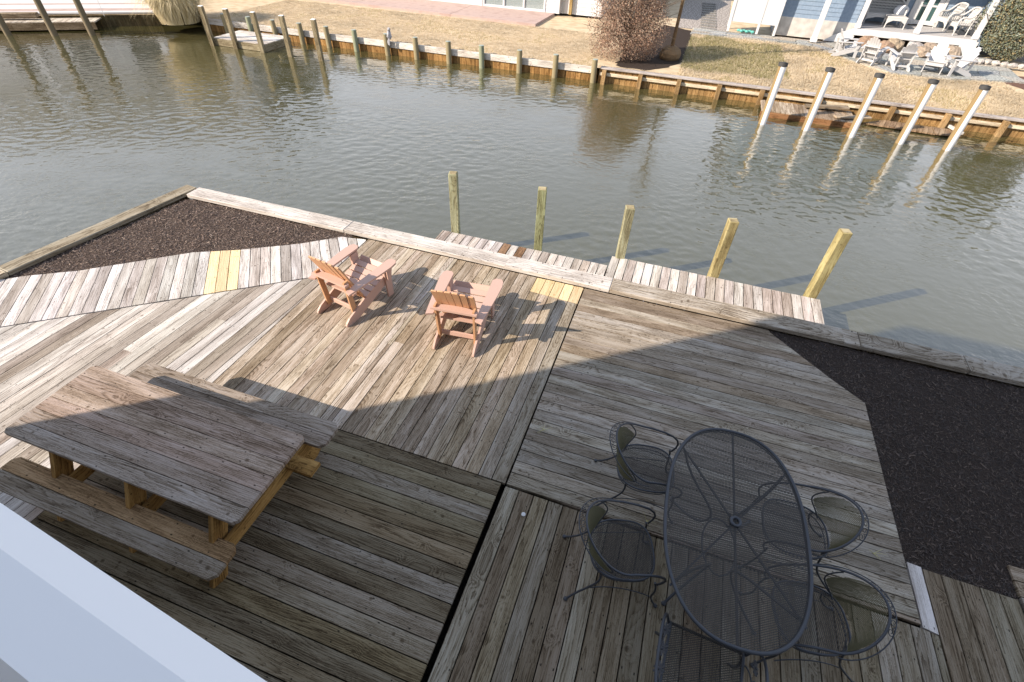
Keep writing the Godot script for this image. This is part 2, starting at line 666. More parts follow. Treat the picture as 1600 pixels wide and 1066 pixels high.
	for e in sg:
		st = mb()
		for k in 7:
			st.set_color(Color(0.5, 0.46, 0.2) * rf(0.8, 1.2))
			var d := Vector3(rf(-1, 1), rf(0.05, 0.5), rf(-1, 1)).normalized() * rf(0.05, 0.11)
			tube(st, [Vector3(0, 0.002, 0), d * 0.6 + Vector3(0, 0.012, 0), d], 0.0022, 4, false, 0.0006)
		var o := tag(add("grass_sprig", st, M.leaf), e[0], "grass")
		o.position = p(e[1], e[2], 0.001)

	# bleached board walk cutting across the corner
	var walk := thing("board_walk", "bleached whitish board walk with three new yellow boards beside mulch bed", "board walk")
	var ac := (B - A).normalized()
	var bd := Vector2(-ac.y, ac.x)
	var o0 := A.dot(-ac)
	var white := [Color(0.78, 0.77, 0.76), Color(0.7, 0.685, 0.67), Color(0.57, 0.54, 0.51), Color(0.84, 0.83, 0.82), Color(0.66, 0.63, 0.6)]
	var tl := far + bd * 1.15
	var spec := {}
	for k in [-17, -18, -19]:
		spec[k] = [ny, M.fresh]
	lay(walk, [A + bd * 0.012 + (A - B).normalized() * 1.8, B + bd * 0.012, Vector2(-4.47, 4.93), Vector2(-4.47, 6.0), Vector2(-4.9, 5.92), Vector2(-5.4, 5.48), Vector2(-6.15, 4.98), Vector2(-6.75, 4.66), Vector2(-7.3, 4.18), Vector2(-7.9, 3.66), Vector2(-8.45, 3.3), tl], bd, 0.1475, o0, 0.008, M.bleached, white, 0.008, 0.038, 0.08, {}, spec)

	# seawall with its timber cap
	var wall := thing("timber_seawall", "grey timber seawall with wide plank cap along the deck edge", "seawall")
	for s in [[-8.22, -4.93, 0.72], [-4.925, -0.42, 0.7], [-0.415, 2.95, 0.58], [2.955, 4.22, 0.5], [4.225, 9.0, 0.48], [9.005, 14.0, 0.5]]:
		st = mb()
		st.set_color(Color(s[2], s[2] * 0.96, s[2] * 0.91))
		bar(st, p(s[0], 6.2, 0.035), p(s[1], 6.2, 0.035), 0.31, 0.07, Vector3.UP, 0.008)
		add("cap_timber", st, M.bleached if s[2] > 0.6 else w, wall)
	for s in [[Vector2(-8.37, 6.34), Vector2(-8.79, 3.25), 0.5], [Vector2(-8.795, 3.245), Vector2(-9.4, -0.8), 0.8]]:
		st = mb()
		st.set_color(Color(s[2], s[2] * 0.95, s[2] * 0.82))
		bar(st, p(s[0].x, s[0].y, 0.035), p(s[1].x, s[1].y, 0.035), 0.27, 0.07, Vector3.UP, 0.008)
		add("cap_timber", st, w, wall)
	for u in range(-41, 70):
		st = mb()
		st.set_color(Color(0.42, 0.36, 0.27))
		box(st, Transform3D(Basis(Vector3.UP, Vector3.LEFT, Vector3.BACK), p(u * 0.2 - 0.005, 6.22, -0.68)), Vector3(1.35, 0.19, 0.05))
		add("sheet_board", st, w, wall)
	for i in 16:
		st = mb()
		st.set_color(Color(0.42, 0.36, 0.27))
		var q := Vector2(-8.34, 6.16).lerp(Vector2(-9.4, -0.8), (i + 0.5) / 16.0)
		box(st, Transform3D(Basis(Vector3.UP, Vector3(0.14, 0, -0.99).cross(Vector3.UP) * -1.0, Vector3(0.14, 0, -0.99)).orthonormalized(), p(q.x, q.y, -0.68)), Vector3(1.35, 0.05, 0.42))
		add("sheet_board", st, w, wall)

	# lower boat dock outside the wall
	var dock := thing("boat_dock", "narrow low boat dock of pale boards outside the seawall", "dock")
	var dk := [Color(0.76, 0.73, 0.7), Color(0.62, 0.57, 0.53), Color(0.7, 0.67, 0.64), Color(0.56, 0.5, 0.45)]
	var rust := {4: [Color(0.5, 0.33, 0.23), w], 6: [Color(0.55, 0.38, 0.26), w]}
	var rs := {}
	for k in rust:
		rs[k + 12 - 6] = rust[k]
	lay(dock, [Vector2(-3.72, 6.4), Vector2(-0.62, 6.4), Vector2(-0.62, 7.3), Vector2(-3.72, 7.3)], up, 0.146, 0.62, -0.35, M.bleached, dk, 0.012, 0.038, 0.0, {}, rs)
	lay(dock, [Vector2(-0.61, 6.4), Vector2(2.79, 6.4), Vector2(2.79, 7.62), Vector2(-0.61, 7.62)], up, 0.148, 0.61, -0.35, M.bleached, dk, 0.012)
	for v in [6.55, 7.2]:
		st = mb()
		st.set_color(Color(0.45, 0.4, 0.32))
		bar(st, p(-3.68, v, -0.47), p(2.75, v, -0.47), 0.05, 0.18)
		add("stringer", st, w, dock)
	var pl := ["pale green square dock post at the left end of the dock", "pale green square dock post, second from the dock's left end", "middle square post of the low dock, standing where the dock widens",
		"yellow green square dock post, second from the dock's right end", "yellow green square dock post at the right end of the dock, with dark split"]
	var ps := [[-3.5, 7.4, 0.75], [-1.9, 7.39, 0.77], [-0.47, 7.66, 0.6], [1.12, 7.7, 0.68], [2.66, 7.72, 0.82]]
	for i in 5:
		var o := thing("dock_post", pl[i], "post", p(ps[i][0], ps[i][1], WATER - 1.2), 0.25, "square posts of the near dock")
		st = mb()
		st.set_color([Color(0.56, 0.61, 0.44), Color(0.48, 0.56, 0.36), Color(0.58, 0.62, 0.47), Color(0.56, 0.52, 0.3), Color(0.6, 0.57, 0.32)][i])
		bar(st, Vector3.ZERO, Vector3(0, ps[i][2] - WATER + 1.2, 0), 0.145, 0.145, Vector3.RIGHT, 0.006)
		add("shaft", st, w, o)
		st = mb()
		st.set_color(Color(0.62, 0.58, 0.4))
		box(st, at(Vector3(0, ps[i][2] - WATER + 1.203, 0)), Vector3(0.12, 0.006, 0.12), 0.002)
		add("end_grain", st, w, o)

# ---------------------------------------------------------------- furniture on the deck
func picnic_table() -> void:
	var t := thing("picnic_table", "long wooden picnic table with attached benches, half in sunlight", "picnic table", p(-3.73, 1.5, 0))
	var w: Material = M.wood
	var st: SurfaceTool
	var L := 1.245
	var tops := [Color(0.56, 0.48, 0.45), Color(0.51, 0.43, 0.4), Color(0.58, 0.5, 0.46), Color(0.54, 0.45, 0.42), Color(0.46, 0.41, 0.39), Color(0.48, 0.45, 0.44)]
	for i in 6:
		st = mb()
		st.set_color(tops[i])
		var z := -0.3675 + i * 0.147
		var c := 0.035
		var poly := PackedVector2Array([Vector2(-L, -0.0705), Vector2(L, -0.0705), Vector2(L, 0.0705), Vector2(-L, 0.0705)])
		if i == 0 or i == 5:
			var s := -1.0 if i == 5 else 1.0
			poly = PackedVector2Array([Vector2(-L, -0.0705 * s), Vector2(L, -0.0705 * s), Vector2(L, 0.0705 * s - c * s), Vector2(L - c, 0.0705 * s), Vector2(-L + c, 0.0705 * s), Vector2(-L, 0.0705 * s - c * s)])
		slab(st, poly, Transform3D(Basis(Vector3.RIGHT, Vector3.FORWARD, Vector3.UP), Vector3(0, 0.72, z)), 0.038, Vector2.RIGHT, 0.147)
		add("tabletop_plank", st, w, t)
	for i in 4:
		st = mb()
		st.set_color([Color(0.44, 0.4, 0.38), Color(0.42, 0.38, 0.36), Color(0.58, 0.42, 0.27), Color(0.4, 0.37, 0.34)][i])
		var z: float = [-0.755, -0.605, 0.56, 0.71][i]
		var l0 := -L + (0.1 if i < 2 else 0.0)
		var l1 := L + (0.03 if i < 2 else -0.04)
		var c := 0.05
		var s := 1.0 if i % 2 == 0 else -1.0
		var poly := PackedVector2Array([Vector2(l0, -0.072 * s), Vector2(l1, -0.072 * s), Vector2(l1, 0.072 * s - c * s), Vector2(l1 - c, 0.072 * s), Vector2(l0 + c, 0.072 * s), Vector2(l0, 0.072 * s - c * s)])
		slab(st, poly, Transform3D(Basis(Vector3.RIGHT, Vector3.FORWARD, Vector3.UP), Vector3(0, 0.43, z)), 0.038, Vector2.RIGHT, 0.147)
		add("bench_plank", st, w, t)
	var amber := Color(0.56, 0.36, 0.14)
	for u in [-0.72, 0.12, 0.98]:
		for z in [-1.0, 1.0]:
			st = mb()
			st.set_color(amber)
			bar(st, Vector3(u, 0.0, z * 0.68), Vector3(u, 0.7, z * 0.34), 0.15, 0.05, Vector3.RIGHT, 0.005)
			add("leg", st, w, t)
		st = mb()
		st.set_color(amber)
		bar(st, Vector3(u + 0.066, 0.34, -0.78), Vector3(u + 0.066, 0.34, 0.76), 0.04, 0.14, Vector3.UP, 0.004)
		add("bench_beam", st, w, t)
		st = mb()
		st.set_color(amber)
		bar(st, Vector3(u + 0.066, 0.632, -0.4), Vector3(u + 0.066, 0.632, 0.4), 0.04, 0.135, Vector3.UP, 0.004)
		add("top_beam", st, w, t)
	st = mb()
	st.set_color(amber)
	bar(st, Vector3(-1.0, 0.4, -0.33), Vector3(1.33, 0.4, -0.33), 0.15, 0.04, Vector3.UP, 0.004)
	add("stretcher", st, w, t)

func adirondack(label: String, group: String, m: Material, tint: Color, arc: float, rear := Color.WHITE) -> Node3D:
	var c := thing("adirondack_chair", label, "chair", Vector3.ZERO, 0.0, group)
	var st: SurfaceTool
	for s in [-1.0, 1.0]:
		st = mb()
		st.set_color(tint)
		var side := Transform3D(Basis(Vector3(0, 0, 1), Vector3.UP, Vector3.LEFT), Vector3(0.262 * s, 0, 0))
		slab(st, PackedVector2Array([Vector2(-0.44, 0.27), Vector2(-0.42, 0.255), Vector2(0.3, 0.0), Vector2(0.5, 0.0), Vector2(0.515, 0.02), Vector2(0.5, 0.05), Vector2(0.44, 0.1), Vector2(0.12, 0.235), Vector2(0.09, 0.225), Vector2(0.05, 0.255), Vector2(-0.4, 0.385), Vector2(-0.44, 0.37)]), side, 0.026)
		add("stringer", st, m, c)
		st = mb()
		st.set_color(tint)
		side.origin.x = 0.291 * s
		slab(st, PackedVector2Array([Vector2(-0.4, 0), Vector2(-0.3, 0), Vector2(-0.27, 0.5), Vector2(-0.4, 0.52)]), side, 0.026)
		add("front_leg", st, m, c)
		st = mb()
		st.set_color(tint)
		slab(st, PackedVector2Array([Vector2(-0.06 * s, -0.4), Vector2(0.03 * s, -0.43), Vector2(0.085 * s, 0.1), Vector2(0.1 * s, 0.3), Vector2(0.09 * s, 0.41), Vector2(0.055 * s, 0.455), Vector2(-0.02 * s, 0.455), Vector2(-0.055 * s, 0.41), Vector2(-0.055 * s, 0.1)]),
			Transform3D(Basis(Vector3.RIGHT, Vector3(0, 0.045, -0.999), Vector3(0, 0.999, 0.045)), Vector3(0.325 * s, 0.53, 0)), 0.026)
		add("arm", st, m, c)
		st = mb()
		st.set_color(rear)
		bar(st, Vector3(0.235 * s, 0.07, 0.3), Vector3(0.245 * s, 0.64, 0.355), 0.026, 0.075, Vector3.BACK)
		add("rear_upright", st, m, c)
		st = mb()
		st.set_color(tint)
		side.origin.x = 0.322 * s
		slab(st, PackedVector2Array([Vector2(-0.36, 0.3), Vector2(-0.3, 0.3), Vector2(-0.29, 0.5), Vector2(-0.42, 0.51)]), side, 0.03)
		add("arm_bracket", st, m, c)
	for i in 6:
		st = mb()
		st.set_color(tint)
		var f := i / 5.0
		box(st, Transform3D(Basis(Vector3.RIGHT, 0.28 if i > 0 else 0.9), Vector3(0, lerpf(0.395, 0.262, f) - (0.012 if i == 0 else 0.0), lerpf(-0.44, 0.06, f))), Vector3(0.57, 0.02, 0.086), 0.004)
		add("seat_slat", st, m, c)
	var tilt := 0.46
	for i in 6:
		st = mb()
		st.set_color(rear)
		var f := (i - 2.5) / 2.5
		var len := 0.8 - arc * f * f
		var b := Basis(Vector3.RIGHT, tilt) * Basis(Vector3.BACK, -f * 0.035)
		var hw := 0.041
		var tp := 0.012 if arc < 0.1 else 0.02
		slab(st, PackedVector2Array([Vector2(-hw * 0.86, 0), Vector2(hw * 0.86, 0), Vector2(hw, len - tp - (0.05 * f * arc * 4.0 if f > 0 else 0.0)), Vector2(hw - 0.014, len), Vector2(-hw + 0.014, len), Vector2(-hw, len - tp)]),
			Transform3D(b, Vector3(f * 0.198, 0.2, 0.085 - 0.012 * f * f)), 0.02, Vector2.UP, 0.09)
		add("back_slat", st, m, c)
	for e in [[0.6, 0.33, 0.07, 0.29], [0.37, 0.205, 0.06, 0.25]]:
		st = mb()
		st.set_color(tint)
		slab(st, PackedVector2Array([Vector2(-e[3], -0.02), Vector2(-e[3] * 0.5, 0.015), Vector2(0, 0.028), Vector2(e[3] * 0.5, 0.015), Vector2(e[3], -0.02), Vector2(e[3], -0.02 - e[2]), Vector2(-e[3], -0.02 - e[2])]),
			Transform3D(Basis(Vector3.RIGHT, Vector3(0, 0, -1), Vector3.UP), Vector3(0, e[0], e[1] - 0.01)), 0.028)
		add("back_brace", st, m, c)
	st = mb()
	st.set_color(tint)
	bar(st, Vector3(-0.25, 0.13, 0.27), Vector3(0.25, 0.13, 0.27), 0.024, 0.07, Vector3.UP, 0.003)
	add("rear_stretcher", st, m, c)
	st = mb()
	st.set_color(tint)
	bar(st, Vector3(-0.25, 0.31, -0.425), Vector3(0.25, 0.31, -0.425), 0.024, 0.09, Vector3.UP, 0.003)
	add("front_apron", st, m, c)
	return c

func scroll(st: SurfaceTool, c: Vector3, x: Vector3, y: Vector3, r: float, turns := 1.4) -> void:
	var pts := []
	for i in 19:
		var f := i / 18.0
		var an := f * TAU * turns
		pts.append(c + (x * cos(an) + y * sin(an)) * r * (1.0 - 0.75 * f))
	tube(st, pts, 0.0028, 4)

func patio_table() -> void:
	var t := thing("oval_patio_table", "oval dark metal mesh patio table with umbrella hole", "table", p(1.18, 2.43, 0), 0.03)
	var m: Material = M.iron
	var hx := 0.545
	var hz := 0.935
	var rim := []
	for i in 64:
		var an := TAU * i / 64.0
		var c := cos(an)
		var s := sin(an)
		rim.append(Vector3(hx * signf(c) * pow(absf(c), 0.82), 0.715, hz * signf(s) * pow(absf(s), 0.82)))
	var st := mb()
	tube(st, rim, 0.0145, 8, true)
	var inner := []
	for q in rim:
		inner.append(Vector3(q.x * 0.985, 0.69, q.z * 0.99))
	tube(st, inner, 0.008, 6, true)
	add("rim", st, m, t)
	st = mb()
	lattice(st, func(s, q): return Vector3(s, 0.717, q), -hx, hx, -hz, hz, func(s, q): return pow(absf(s) / (hx - 0.006), 2.44) + pow(absf(q) / (hz - 0.006), 2.44) < 1.0, 0.028, 0.0155, 0.0057)
	add("mesh_top", st, M.mesh, t)
	st = mb()
	var hub := []
	for i in 20:
		hub.append(Vector3(cos(TAU * i / 20) * 0.036, 0.724, sin(TAU * i / 20) * 0.036))
	tube(st, hub, 0.014, 8, true)
	add("umbrella_ring", st, m, t)
	for e in [[0.0, -hz, 0.0, hz], [-hx * 0.85, -hz * 0.7, hx * 0.85, hz * 0.7], [hx * 0.85, -hz * 0.7, -hx * 0.85, hz * 0.7]]:
		st = mb()
		bar(st, Vector3(e[0], 0.698, e[1]), Vector3(e[2], 0.698, e[3]), 0.014, 0.012)
		add("support_bar", st, m, t)
	for sx in [-1.0, 1.0]:
		for sz in [-1.0, 1.0]:
			st = mb()
			var pts := bez(Vector3(sx * 0.42, 0.69, sz * 0.6), Vector3(sx * 0.3, 0.45, sz * 0.38), Vector3(sx * 0.02, 0.5, sz * 0.2), Vector3(sx * 0.1, 0.28, sz * 0.22), 8)
			pts.append_array(bez(Vector3(sx * 0.1, 0.28, sz * 0.22), Vector3(sx * 0.16, 0.1, sz * 0.25), Vector3(sx * 0.3, 0.06, sz * 0.42), Vector3(sx * 0.36, 0.012, sz * 0.5), 7).slice(1))
			tube(st, pts, 0.012, 6)
			ball(st, Vector3(sx * 0.36, 0.014, sz * 0.5), Vector3(0.022, 0.014, 0.022), 8)
			add("leg", st, m, t)
	st = mb()
	var ring := []
	for i in 24:
		ring.append(Vector3(cos(TAU * i / 24) * 0.14, 0.29, sin(TAU * i / 24) * 0.26))
	tube(st, ring, 0.008, 6, true)
	add("leg_ring", st, m, t)

func hoop(an: float, grow := 0.0) -> Vector3:   # arm and back rail of a barrel chair
	return Vector3((0.3 + grow) * sin(an), 0.645 + 0.19 * pow(maxf(0.0, cos(an)), 1.5), 0.02 + (0.32 + grow) * cos(an))

func barrel_chair(label: String) -> Node3D:
	var c := thing("mesh_armchair", label, "chair", Vector3.ZERO, 0.0, "wrought iron mesh armchairs round the oval table")
	var m: Material = M.iron
	var st := mb()
	var rail := []
	rail.append_array(bez(Vector3(-0.255, 0.4, -0.26), Vector3(-0.27, 0.52, -0.34), Vector3(-0.27, 0.63, -0.3), hoop(-1.75), 6))
	for i in range(1, 29):
		rail.append(hoop(-1.75 + 3.5 * i / 28.0))
	rail.append_array(bez(hoop(1.75), Vector3(0.27, 0.63, -0.3), Vector3(0.27, 0.52, -0.34), Vector3(0.255, 0.4, -0.26), 6).slice(1))
	tube(st, rail, 0.0095, 6)
	add("arm_rail", st, m, c)
	st = mb()
	var wire := []
	for i in 29:
		var an := -1.6 + 3.2 * i / 28.0
		var q := hoop(an, 0.055 * pow(maxf(0.0, cos(an * 0.95)), 0.4))
		wire.append(q - Vector3(0, 0.03, 0))
	tube(st, wire, 0.0045, 5)
	add("outer_wire", st, m, c)
	for i in 7:
		var an := (i - 3) * 0.17
		st = mb()
		var q := hoop(an, 0.028) - Vector3(0, 0.015, 0)
		var x := (hoop(an + 0.1) - hoop(an - 0.1)).normalized()
		var y := Vector3(sin(an), -0.5, cos(an)).normalized()
		scroll(st, q, x if i % 2 == 0 else -x, y, 0.03)
		add("scroll", st, m, c)
	st = mb()
	var seat := []
	for i in 40:
		var an := TAU * i / 40.0
		var s := sin(an)
		var k := cos(an)
		var pw := 0.62 if k < 0.0 else 0.9
		seat.append(Vector3(0.25 * signf(s) * pow(absf(s), 0.7), 0.43, 0.0 + 0.26 * signf(k) * pow(absf(k), pw)))
	tube(st, seat, 0.0085, 6, true)
	var low := []
	for q in seat:
		low.append(Vector3(q.x * 0.97, 0.385, q.z * 0.97))
	tube(st, low, 0.005, 5, true)
	add("seat_frame", st, m, c)
	st = mb()
	lattice(st, func(s, q): return Vector3(s, 0.432 - 0.012 * (1.0 - (s * s + q * q) / 0.07), q), -0.26, 0.26, -0.26, 0.26, func(s, q): return pow(absf(s) / 0.25, 3.2) + pow(absf(q) / 0.26, 3.2) < 1.0, 0.024, 0.0135, 0.0044)
	add("mesh_seat", st, M.mesh, c)
	var back := func(s: float, q: float) -> Vector3:
		var an := s / 0.31
		var top := hoop(an)
		var f := q / 0.4
		var bot := Vector3(0.245 * sin(an), 0.42, 0.0 + 0.265 * cos(an))
		return bot.lerp(top, f)
	st = mb()
	lattice(st, back, -0.4, 0.4, 0.0, 0.4, func(s, q): return absf(s) < 0.37 * (0.55 + 0.45 * sin(clampf(q / 0.4, 0, 1) * 2.6)) and q > 0.03 and q < 0.385 - 0.25 * pow(absf(s) / 0.4, 4.0), 0.024, 0.0135, 0.0044)
	add("mesh_back", st, M.mesh_olive, c)
	for s in [-1.0, 1.0]:
		st = mb()
		var e := []
		for i in 13:
			var q := 0.01 + 0.37 * i / 12.0
			e.append(back.call(s * 0.375 * (0.55 + 0.45 * sin(clampf(q / 0.4, 0, 1) * 2.6)), q))
		tube(st, e, 0.006, 5)
		add("back_edge", st, m, c)
		st = mb()
		tube(st, bez(Vector3(0.25 * s, 0.42, -0.24), Vector3(0.3 * s, 0.25, -0.3), Vector3(0.2 * s, 0.12, -0.22), Vector3(0.27 * s, 0.012, -0.33)), 0.009, 6)
		ball(st, Vector3(0.27 * s, 0.014, -0.33), Vector3(0.02, 0.014, 0.02), 8)
		add("leg", st, m, c)
		st = mb()
		tube(st, bez(Vector3(0.21 * s, 0.42, 0.18), Vector3(0.26 * s, 0.3, 0.16), Vector3(0.2 * s, 0.15, 0.26), Vector3(0.27 * s, 0.012, 0.42)), 0.009, 6)
		ball(st, Vector3(0.27 * s, 0.014, 0.42), Vector3(0.02, 0.014, 0.02), 8)
		add("leg", st, m, c)
		st = mb()
		tube(st, bez(Vector3(0.27 * s, 0.2, -0.24), Vector3(0.24 * s, 0.24, -0.1), Vector3(0.22 * s, 0.24, 0.1), Vector3(0.235 * s, 0.19, 0.24)), 0.005, 5)
		add("side_stretcher", st, m, c)
	return c

func flower(st: SurfaceTool, c: Vector3, n: Vector3, r: float) -> void:
	var x := n.cross(Vector3.UP).normalized()
	var y := x.cross(n)
	for i in 10:
		var an := TAU * i / 10.0
		var d := x * cos(an) + y * sin(an)
		bar(st, c + d * r * 0.2, c + d * r, r * 0.3, 0.006, n, 0.002)
	ball(st, c, Vector3(0.013, 0.013, 0.013), 8)

func mesh_lounge() -> void:
	var c := thing("mesh_lounge_chair", "dark metal mesh lounge chair with flower medallions in its arms, cut by bottom edge", "chair", p(1.06, 1.3, 0), -0.06)
	var m: Material = M.iron
	var st := mb()
	var prof := func(q: float) -> Vector3:
		if q < 0.06:
			return Vector3(0, 0.405 + 0.035 * sin(q / 0.06 * PI * 0.5), -0.3 - 0.02 * cos(q / 0.06 * PI * 0.5))
		if q < 0.55:
			return Vector3(0, 0.44 - (q - 0.06) * 0.12, -0.3 + (q - 0.06))
		return Vector3(0, 0.38 + (q - 0.55) * 0.95, 0.19 + (q - 0.55) * 0.3)
	lattice(st, func(s, q): return prof.call(q) + Vector3(s, 0, 0), -0.252, 0.252, 0.0, 1.1, func(s, q): return true, 0.028, 0.0155, 0.005)
	add("mesh_sling", st, M.mesh, c)
	for s in [-1.0, 1.0]:
		st = mb()
		var e := []
		for i in 23:
			e.append(prof.call(0.05 * i) + Vector3(0.258 * s, 0, 0))
		tube(st, e, 0.011, 6)
		add("side_rail", st, m, c)
		st = mb()
		var a := bez(Vector3(0.27 * s, 0.42, -0.3), Vector3(0.34 * s, 0.62, -0.36), Vector3(0.36 * s, 0.66, -0.2), Vector3(0.34 * s, 0.64, 0.1), 10)
		a.append_array(bez(Vector3(0.34 * s, 0.64, 0.1), Vector3(0.33 * s, 0.64, 0.22), Vector3(0.3 * s, 0.66, 0.28), Vector3(0.262 * s, 0.72, 0.28), 5).slice(1))
		tube(st, a, 0.011, 6)
		add("arm", st, m, c)
		st = mb()
		tube(st, bez(Vector3(0.262 * s, 0.42, -0.24), Vector3(0.32 * s, 0.5, -0.2), Vector3(0.33 * s, 0.5, 0.05), Vector3(0.262 * s, 0.44, 0.14)), 0.006, 5)
		add("arm_wire", st, m, c)
		for z in [-0.2, -0.07, 0.06]:
			st = mb()
			flower(st, Vector3(0.305 * s, 0.54, z), Vector3(s, 0.8, 0).normalized(), 0.05)
			add("flower_medallion", st, m, c)
		st = mb()
		tube(st, bez(Vector3(0.26 * s, 0.41, -0.28), Vector3(0.28 * s, 0.25, -0.24), Vector3(0.27 * s, 0.15, -0.3), Vector3(0.28 * s, 0.012, -0.36)), 0.011, 6)
		add("leg", st, m, c)
		st = mb()
		tube(st, bez(Vector3(0.26 * s, 0.38, 0.2), Vector3(0.28 * s, 0.25, 0.2), Vector3(0.27 * s, 0.15, 0.26), Vector3(0.28 * s, 0.012, 0.38)), 0.011, 6)
		add("leg", st, m, c)
	st = mb()
	tube(st, [Vector3(-0.26, 0.402, -0.315), Vector3(0.26, 0.402, -0.315)], 0.011, 6)
	add("front_bar", st, m, c)
	st = mb()
	tube(st, [prof.call(1.1) + Vector3(-0.26, 0, 0), prof.call(1.1) + Vector3(0.26, 0, 0)], 0.011, 6)
	add("top_bar", st, m, c)

# ---------------------------------------------------------------- planting
func multi(called: String, mesh: Mesh, m: Material, xf: Array, cols: Array, parent: Node = self) -> MultiMeshInstance3D:
	var mm := MultiMesh.new()
	mm.transform_format = MultiMesh.TRANSFORM_3D
	mm.use_colors = true
	mm.mesh = mesh
	mm.instance_count = xf.size()
	for i in xf.size():
		mm.set_instance_transform(i, xf[i])
		mm.set_instance_color(i, cols[i])
	var o := MultiMeshInstance3D.new()
	o.multimesh = mm
	o.material_override = m
	o.name = numbered(called) if parent == self else called
	parent.add_child(o, true)
	o.set_meta("kind", "stuff")
	return o

func mulch(poly: Array, y: float, n: int, cols: Array, label: String, mat: Material) -> void:
	var pl := PackedVector2Array(poly)
	var nz := FastNoiseLite.new()
	nz.seed = 5
	nz.frequency = 1.6
	var lo := pl[0]
	var hi := pl[0]
	for q in pl:
		lo = lo.min(q)
		hi = hi.max(q)
	var st := mb()
	# lumpy bed on a fine grid, clipped to its outline
	var step := 0.12
	var gx := int((hi.x - lo.x) / step) + 1
	var gy := int((hi.y - lo.y) / step) + 1
	for i in gx:
		for j in gy:
			var cell := PackedVector2Array([lo + Vector2(i, j) * step, lo + Vector2(i + 1, j) * step, lo + Vector2(i + 1, j + 1) * step, lo + Vector2(i, j + 1) * step])
			for part in Geometry2D.intersect_polygons(pl, cell):
				var q := []
				for e in part:
					q.append(p(e.x, e.y, y + nz.get_noise_2d(e.x, e.y) * 0.02))
				if q.size() > 2:
					face(st, q, Vector3.UP)
	struct("mulch_bed", st, mat)
	var chip := mb()
	for k in [[Vector3(-0.5, 0, -0.12), Vector3(0.5, 0, -0.2), Vector3(0.42, 0.1, 0.0), Vector3(-0.4, 0.14, 0.02)], [Vector3(-0.5, 0, 0.16), Vector3(0.5, 0, 0.12), Vector3(0.42, 0.1, 0.0), Vector3(-0.4, 0.14, 0.02)]]:
		face(chip, k, Vector3.UP)
	var mesh := chip.commit()
	var xf := []
	var cc := []
	while xf.size() < n:
		var q := Vector2(rf(lo.x, hi.x), rf(lo.y, hi.y))
		if not Geometry2D.is_point_in_polygon(q, pl):
			continue
		var l := rf(0.016, 0.046)
		if rng.randf() < 0.05:
			l *= 1.7
		var b := Basis(Vector3.UP, rf(0, TAU)) * Basis(Vector3.BACK, rf(-0.5, 0.5)) * Basis(Vector3.RIGHT, rf(-0.6, 0.6))
		b = b * Basis.from_scale(Vector3(l, rf(0.012, 0.03), l * rf(0.35, 0.8)))
		xf.append(Transform3D(b, p(q.x, q.y, y + nz.get_noise_2d(q.x, q.y) * 0.02 + rf(0.0, 0.012))))
		var c: Color = cols[rng.randi_range(0, cols.size() - 1)]
		cc.append(c * rf(0.7, 1.25))
	var o := multi("mulch_chips", mesh, M.leaf, xf, cc)
	tag(o, label, "mulch")

func blade_mesh(bend: float) -> Mesh:
	var st := mb()
	for k in 3:
		var b := Basis(Vector3.UP, k * 2.2)
		var pr := Vector3.ZERO
		for s in 3:
			var f0 := s / 3.0
			var f1 := (s + 1) / 3.0
			var a := b * Vector3(bend * f0 * f0, f0, 0)
			var e := b * Vector3(bend * f1 * f1, f1, 0)
			var w := b * Vector3(0, 0, 0.06)
			face(st, [a - w * (1.0 - f0), e - w * (1.0 - f1), e + w * (1.0 - f1), a + w * (1.0 - f0)] if s < 2 else [a - w * (1.0 - f0), e, a + w * (1.0 - f0)], b * Vector3(-1, 0.6, 0))
	return st.commit()

func tree(called: String, label: String, cat: String, where: Vector3, trunk: float, crown_c: Vector3, crown_r: Vector3, n: int, leaf: float, cols: Array, twig: Color, limbs: int, lumps := 0.35, group := "") -> Node3D:
	var o := thing(called, label, cat, where, 0.0, group)
	var st := mb()
	st.set_color(twig)
	tube(st, [Vector3.ZERO, Vector3(0.03, crown_c.y * 0.5, 0.02), crown_c], trunk, 7, false, trunk * 0.35)
	add("trunk", st, M.bark, o)
	st = mb()
	st.set_color(twig)
	for i in limbs:
		var d := Vector3(rf(-1, 1), rf(-0.4, 1), rf(-1, 1)).normalized()
		var a := Vector3(0, crown_c.y * rf(0.1, 0.9), 0)
		var b := crown_c + d * crown_r * rf(0.6, 1.12)
		tube(st, [a, a.lerp(b, 0.5) + Vector3(rf(-0.1, 0.1), rf(0, 0.15), rf(-0.1, 0.1)) * crown_r, b], trunk * 0.3, 4, false, 0.004)
	add("limbs", st, M.bark, o)
	var lump := []
	for i in 26:
		lump.append([Vector3(rf(-1, 1), rf(-1, 1), rf(-1, 1)).normalized(), rf(1.0 - lumps, 1.12)])
	st = mb()
	for i in n:
		var d := Vector3(rf(-1, 1), rf(-1, 1), rf(-1, 1))
		if d.length() < 0.05:
			continue
		d = d.normalized()
		var k := 0.0
		var ws := 0.0
		for l in lump:
			var w: float = pow(maxf(0.0, d.dot(l[0])), 14.0) + 0.0001
			k += l[1] * w
			ws += w
		k /= ws
		var c := crown_c + d * crown_r * k * pow(rng.randf(), 0.28)
		var x := Vector3(rf(-1, 1), rf(-1, 1), rf(-1, 1)).normalized() * leaf * rf(0.6, 1.3)
		var y := x.cross(Vector3(rf(-1, 1), rf(-1, 1), rf(-1, 1))).normalized() * leaf * rf(0.2, 0.5)
		var col: Color = cols[rng.randi_range(0, cols.size() - 1)]
		st.set_color(col * rf(0.75, 1.25))
		face(st, [c - x, c + y, c + x, c - y], d)
	add("crown", st, M.leaf, o)
	return o

